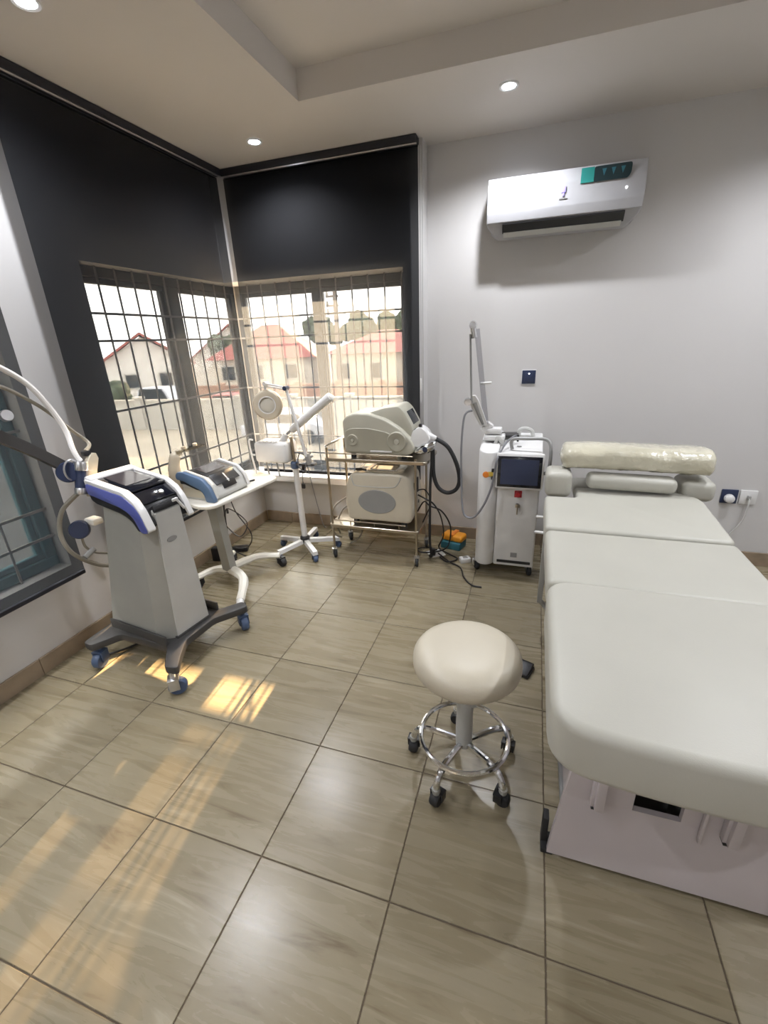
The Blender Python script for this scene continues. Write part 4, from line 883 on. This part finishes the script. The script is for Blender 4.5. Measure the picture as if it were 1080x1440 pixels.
ky = lz.p('key', join(box(0.026, 0.005, 0.020, (1.830, 2.262, 0.478), 0.004), cyl((1.829, 2.262, 0.47), (1.829, 2.262, 0.425), 0.004, 8), cyl((1.829, 2.278, 0.478), (1.829, 2.262, 0.478), 0.006, 8)), 'steel')
lz.p('key_switch', lathe([(0, 0), (0.014, 0), (0.014, .004), (0, .004)], 18, (1.829, 2.278, 0.478), (PI / 2, 0, 0)), 'alu')
lz.p('label_plate', bx(1.808, 1.846, 2.276, 2.279, 0.135, 0.165), 'greyp', smooth=0)
lz.p('kick_vent', bx(1.728, 1.928, 2.276, 2.2795, 0.092, 0.110), 'black', smooth=0)
lz.p('aim_button', lathe([(0, 0), (0.018, 0), (0.018, .008), (0.010, .010), (0, .008)], 20, (1.640, 2.252, 0.665), (PI / 2, 0, 0)), 'orange2', label='orange round port')
lz.p('port_plate', box(0.030, 0.006, 0.032, (1.666, 2.254, 0.667), .002, 1, (0, 0, 0.2)), 'yellow')
for z in (0.690, 0.645): lz.p('port', box(0.018, 0.010, 0.022, (1.680, 2.256, z), .003), 'black')
for (x, y, a) in ((1.60, 2.33, 0.5), (1.925, 2.32, 0.2), (1.61, 2.60, 0.9), (1.92, 2.60, 0.4)):
    caster(lz, x - 1.77, y - 2.46, 0.030, 0.024, a, top=0.076, fork='alu', wheel='blackrub')
# side bar handle, rear handle
lz.p('push_bar', tube([(1.775, 2.335, 0.80), (1.768, 2.335, 0.84), (1.785, 2.33, 0.862), (1.85, 2.325, 0.866), (1.94, 2.32, 0.868), (1.975, 2.31, 0.850), (1.985, 2.30, 0.80), (1.985, 2.29, 0.72), (1.975, 2.285, 0.685), (1.945, 2.29, 0.672)], 0.010, 6, 8), 'greyp', label='grey looped push bar')
lz.p('rear_handle', tube([(1.80, 2.58, 0.83), (1.805, 2.58, 0.865), (1.84, 2.58, 0.875), (1.875, 2.58, 0.862), (1.885, 2.58, 0.83)], 0.012, 6, 8), 'lgrey')
lz.p('top_tray', bx(1.66, 1.80, 2.50, 2.60, 0.835, 0.848, 0.004), 'dgrey')
lz.p('top_hook', box(0.012, 0.012, 0.04, (1.80, 2.45, 0.84), .003), 'black')
lz.p('top_mark', bx(1.80, 1.825, 2.39, 2.405, 0.803, 0.8065), 'greyp', smooth=0)
lz.p('arm_base', join(box(0.12, 0.09, 0.03, (1.665, 2.45, 0.845), .006), box(0.10, 0.07, 0.035, (1.655, 2.45, 0.885), .008), cyl((1.60, 2.44, 0.88), (1.635, 2.44, 0.93), 0.026, 14)), 'white')
lz.p('arm_base_leg', prism([(1.66, 0.80), (1.675, 0.86), (1.70, 0.86), (1.735, 0.80), (1.715, 0.80), (1.69, 0.835), (1.68, 0.80)], 2.40, 2.41, 'xz', 0.002), 'lgrey')
lz.p('glass_tube', cyl((1.612, 2.42, 0.93), (1.545, 2.37, 1.455), 0.015, 16), 'glasst', label='clear upright arm tube')
lz.p('arm_rod', join(cyl((1.530, 2.36, 1.06), (1.512, 2.35, 1.43), 0.006, 10), cyl((1.596, 2.415, 0.93), (1.545, 2.37, 1.06), 0.014, 12)), 'greyp')
lz.p('arm_link', join(loft([[(x + dx, y + dy, z) for dx, dy in ((-w_, -.014), (w_, -.014), (w_, .014), (-w_, .014))] for x, y, z, w_ in ((1.60, 2.42, 0.92, .022), (1.565, 2.395, 1.0, .03), (1.54, 2.375, 1.075, .026), (1.535, 2.37, 1.10, .014))])), 'white', smooth=50)
lz.p('arm_elbow', lathe([(0, -0.02), (0.02, -0.02), (0.024, 0), (0.02, 0.02), (0, 0.02)], 18, (1.51, 2.365, 1.065), (PI / 2, 0, 0)), 'chrome')
lz.p('arm_head', join(lathe([(0, -0.018), (0.018, -0.018), (0.022, 0), (0.018, 0.018), (0, 0.018)], 18, (1.525, 2.355, 1.475), (PI / 2, 0, 0)), cyl((1.525, 2.355, 1.47), (1.535, 2.36, 1.41), 0.018, 14)), 'chrome')
lz.p('arm_peg', cyl((1.575, 2.39, 1.165), (1.635, 2.39, 1.168), 0.007, 10), 'white')
lz.p('cable', tube([(1.535, 2.36, 1.015), (1.505, 2.345, 1.005), (1.490, 2.335, 0.96), (1.485, 2.31, 0.80), (1.495, 2.28, 0.60), (1.510, 2.245, 0.45), (1.535, 2.23, 0.40), (1.585, 2.22, 0.405), (1.635, 2.215, 0.48), (1.672, 2.225, 0.58), (1.690, 2.235, 0.68), (1.700, 2.245, 0.76), (1.735, 2.34, 0.83), (1.785, 2.44, 0.858), (1.80, 2.46, 0.845)], 0.0065, 8, 8), 'cableg', label='grey looping cable')

# ================================================================== SMALL FLOOR ITEMS BY THE LASER
one('instrument_case', box(0.15, 0.12, 0.055, (1.40, 2.62, 0.0275), 0.008, 2, (0, 0, -0.25)), 'teal', 'flat teal box under the orange pouch beside the laser machine', 'box')
po = T('zip_pouch', 'bright orange pouch lying on the teal box beside the laser machine', 'pouch', (1.405, 2.625, 0.055), -0.3, local=True)
po.p('shell', pad(-0.08, 0.08, -0.05, 0.05, 0.0, 0.05, 0.025, 0.02), 'orange')
po.p('strap', box(0.03, 0.104, 0.01, (0.0, 0, 0.052), 0.003), 'orange2')
ps = T('power_strip', 'small white power block at the laser machine caster', 'power strip', (1.515, 2.40, 0), 0.5, local=True)
ps.p('body', box(0.07, 0.05, 0.035, (0, 0, 0.0175), 0.006), 'white')
ps.p('socket_face', box(0.03, 0.03, 0.004, (0, 0, 0.036), 0.001), 'greyp')
one('paper_sheet', box(0.11, 0.10, 0.002, (1.30, 2.48, 0.001), 0, 1, (0, 0, 0.6)), 'paper', 'pale leaflet on the floor between trolley and laser machine', 'leaflet')

# ================================================================== OUTSIDE
GZ = -3.0
tag(obj('ground', bx(-90, 60, 3.2, 120, GZ - 0.3, GZ), 'ground', None, 0), 'sandy ground outside the windows', None, kind='structure')
tag(obj('ground', bx(-90, -0.6, -60, 3.2, GZ - 0.3, GZ), 'ground', None, 0), 'sandy ground outside beyond the left wall', None, kind='structure')
def house(name, label, cx, cy, rz, w, d, eave, ridge, roofm, wallm, gable, wins):
    t = T(name, label, 'house', (cx, cy, GZ), rz, local=True, group='houses across the road')
    e = eave - GZ; r = ridge - GZ; o = 0.5
    t.p('walls', bx(-w / 2, w / 2, -d / 2, d / 2, 0, e), wallm, smooth=0)
    if gable:   # ridge runs away from the viewer: gable on the -y side
        t.p('gable_wall', prism([(-w / 2, e), (w / 2, e), (0, r - .15)], -d / 2, d / 2, 'xz'), wallm, smooth=0)
        for s in (-1, 1):
            k = (r - e) / (w / 2); x = w / 2 + o
            t.p('roof_slope', prism([(0, r), (s * x, e - k * o), (s * x, e - k * o + .18), (0, r + .18)], -d / 2 - o, d / 2 + o, 'xz'), roofm, smooth=0)
    else:
        bm_ = bmesh.new(); W2, D2 = w / 2 + o, d / 2 + o; h = min(D2, W2)
        b_ = [bm_.verts.new(p) for p in ((-W2, -D2, e - .1), (W2, -D2, e - .1), (W2, D2, e - .1), (-W2, D2, e - .1))]
        r_ = [bm_.verts.new((-W2 + h, 0, r)), bm_.verts.new((W2 - h + .01, 0, r))]
        for f in ((b_[0], b_[1], r_[1], r_[0]), (b_[1], b_[2], r_[1]), (b_[2], b_[3], r_[0], r_[1]), (b_[3], b_[0], r_[0]), (b_[3], b_[2], b_[1], b_[0])): bm_.faces.new(f)
        t.p('roof', bm_, roofm, smooth=0)
    for (x, z, ww, hh) in wins:
        f = t.p('window', bx(x - ww / 2, x + ww / 2, -d / 2 - 0.06, -d / 2 + .02, z - hh / 2, z + hh / 2), 'fence', smooth=0)
        t.p('window_pane', bx(x - ww / 2 + .1, x + ww / 2 - .1, -d / 2 - 0.075, -d / 2 - .05, z - hh / 2 + .1, z + hh / 2 - .1), 'dglass', parent=f, smooth=0)
    return t
wr = [(-3, 2.2, 1.3, 1.3), (-0.4, 2.2, 1.0, 1.3), (2.4, 2.2, 1.3, 1.3)]
house('bungalow', 'cream bungalow with a red hip roof seen through the back window', -21.0, 37.5, 0.25, 8.5, 7, 0.4, 3.0, 'roof_red', 'render', False, wr)
house('bungalow', 'cream bungalow with a faded pink hip roof seen through the back window', -9.8, 37.0, 0.1, 8.0, 6.5, 0.6, 2.15, 'roof_pink', 'render', False, wr)
house('gabled_house', 'pale house with a front gable seen through the long left blind', -30.5, 32.0, 0.8, 6.5, 6, 0.4, 2.5, 'roof_red', 'render2', True, [(-1.2, 2.0, 1.1, 1.2), (1.3, 2.0, 1.1, 1.2)])
house('gabled_house', 'pale house with a steep gable next to the parked van', -34.5, 50.0, 0.65, 9.0, 7, 0.2, 3.6, 'roof_red', 'render2', True, [(0, 2.0, 1.3, 1.3)])
house('flat_block', 'low white block far off behind the left window bars', -48, 33, 1.0, 12, 6, -0.2, 1.4, 'roof_pink', 'render2', False, [(-2, 1.4, 1, 1), (1.5, 1.4, 1, 1)])
def tree(label, x, y, h, r, seed, squash=0.8):
    random.seed(seed)
    t = T('leafy_tree', label, 'tree', (x, y, GZ), 0, local=True, group='trees among the houses')
    t.p('trunk', tube([(0, 0, 0), (0.1, 0.05, h * .3), (0.0, 0, h * .7)], [0.22, 0.18, 0.12], 4, 8), 'trunk')
    bms = []
    for k in range(9):
        b_ = bmesh.new(); bmesh.ops.create_icosphere(b_, subdivisions=3, radius=r * random.uniform(.42, .62))
        off = Vector((random.uniform(-.6, .6) * r, random.uniform(-.6, .6) * r, h - r * squash + random.uniform(-.5, .45) * r * squash))
        for v in b_.verts: v.co *= 1 + 0.35 * noise.noise(v.co * 2.3 + Vector((k * 5, seed, 0))) + 0.12 * noise.noise(v.co * 8)
        bmesh.ops.translate(b_, vec=off, verts=b_.verts[:]); bms.append(b_)
    t.p('crown', join(*bms), 'leaf', smooth=0)
for (lab, x, y, h, r, s) in (('broad dark tree rising behind the pink roof, nearest the pole', -22.6, 52, 7.4, 2.1, 1), ('broad dark tree rising behind the middle of the pink roof', -18.2, 52.5, 7.6, 2.1, 2), ('broad dark tree behind the pink roof, farthest from the pole', -13.2, 52, 7.3, 2.0, 3),
                          ('rounded tree between the red roof and the gabled houses', -30.5, 44, 5.6, 2.0, 4), ('low bushy tree in front of the pale gabled house', -24.4, 22.6, 2.6, 1.1, 5)):
    tree(lab, x, y, h, r, s)
pl = T('utility_pole', 'dark utility pole with crossarms standing before the houses', 'pole', (-11.9, 31.5, GZ), 0, local=True)
pl.p('shaft', cyl((0, 0, 0), (0, 0, 7.7), 0.22, 10, 0.15), 'pole')
for z in (7.3, 6.7, 6.2): pl.p('crossarm', bx(-0.7, 0.25, -0.06, 0.06, z, z + 0.14), 'pole', smooth=0)
for z in (7.44, 6.84, 6.34): pl.p('insulator', lathe([(0, 0), (0.09, 0), (0.11, .1), (0.06, .25), (0, .25)], 10, (-0.6, 0, z)), 'fence')
def fence(label, a, b, h, m_):
    a = Vector(a); b = Vector(b); L = (b - a).length; t = T('boundary_wall', label, 'wall', (a.x, a.y, GZ), math.atan2(b.y - a.y, b.x - a.x), local=True)
    n = int(L / 3)
    for k in range(n): t.p('wall_panel', bx(k * L / n + .15, (k + 1) * L / n - .15, -0.08, 0.08, 0, h), m_, smooth=0)
    for k in range(n + 1): t.p('pier', join(bx(k * L / n - .18, k * L / n + .18, -0.18, 0.18, 0, h + .15), bx(k * L / n - .24, k * L / n + .24, -.24, .24, h + .15, h + .27)), m_, smooth=0)
    t.p('coping', bx(0, L, -0.14, 0.14, h, h + .1), m_, smooth=0)
fence('reddish boundary wall in front of the bungalows', (-24, 29), (-2, 31), 1.5, 'brick')
fence('long pale boundary wall along the near side of the road', (-26, 19.5), (-1, 22.5), 1.6, 'fence')
fence('pale boundary wall outside the long left blind', (-34, 12), (-26.5, 19), 1.5, 'fence')
tag(obj('road', bx(-60, 30, 23.5, 28.0, GZ, GZ + 0.02), 'road', None, 0), 'dusty road between the boundary walls', None, kind='structure')
def vehicle(name, label, cat, x, y, rz, body, L=4.2, h=1.45):
    t = T(name, label, cat, (x, y, GZ + 0.02), rz, local=True)
    low = rounded_poly([(-L / 2, .3), (-L / 2, .85), (-L * .3, .95), (-L * .2, h), (L * .22, h), (L * .34, .95), (L / 2, .82), (L / 2, .3)], 0.12)
    t.p('body', prism(low, -0.85, 0.85, 'xz', 0.06, 2), body)
    t.p('side_window', prism([(-L * .26, .97), (-L * .18, h - .08), (L * .2, h - .08), (L * .29, .97)], -0.87, 0.87, 'xz'), 'dglass', smooth=0)
    for sx in (-1, 1):
        for sy in (-1, 1): t.p('wheel', lathe([(0, -.1), (.32, -.1), (.34, 0), (.32, .1), (0, .1)], 18, (sx * L * .31, sy * .8, .34), (PI / 2, 0, 0)), 'blackrub')
vehicle('parked_van', 'silver van parked by the gabled houses beyond the left window', 'van', -23.2, 25.4, 0.1, 'carp', 4.6, 1.9)
vehicle('parked_car', 'dull red car parked by the gabled houses beside the silver van', 'car', -17.3, 25.4, 0.1, 'carr')
vehicle('parked_car', 'silver car parked inside the near boundary wall below the back window', 'car', -9.2, 18.6, 0.12, 'carp')
# neighbouring building seen dark through the teal-framed window
nb_ = T('neighbour_building', 'plain dark neighbouring building outside the teal framed window', 'building', (-8.0, -4, GZ), 0.0, local=True)
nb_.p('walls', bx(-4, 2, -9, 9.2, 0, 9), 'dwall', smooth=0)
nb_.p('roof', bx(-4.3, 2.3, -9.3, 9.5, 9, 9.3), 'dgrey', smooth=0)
for k in range(3):
    w_ = nb_.p('window', bx(1.98, 2.06, -6 + 5 * k, -4.4 + 5 * k, 3.2, 4.6), 'fence', smooth=0)
    nb_.p('window_pane', bx(2.05, 2.075, -5.9 + 5 * k, -4.5 + 5 * k, 3.3, 4.5), 'dglass', parent=w_, smooth=0)
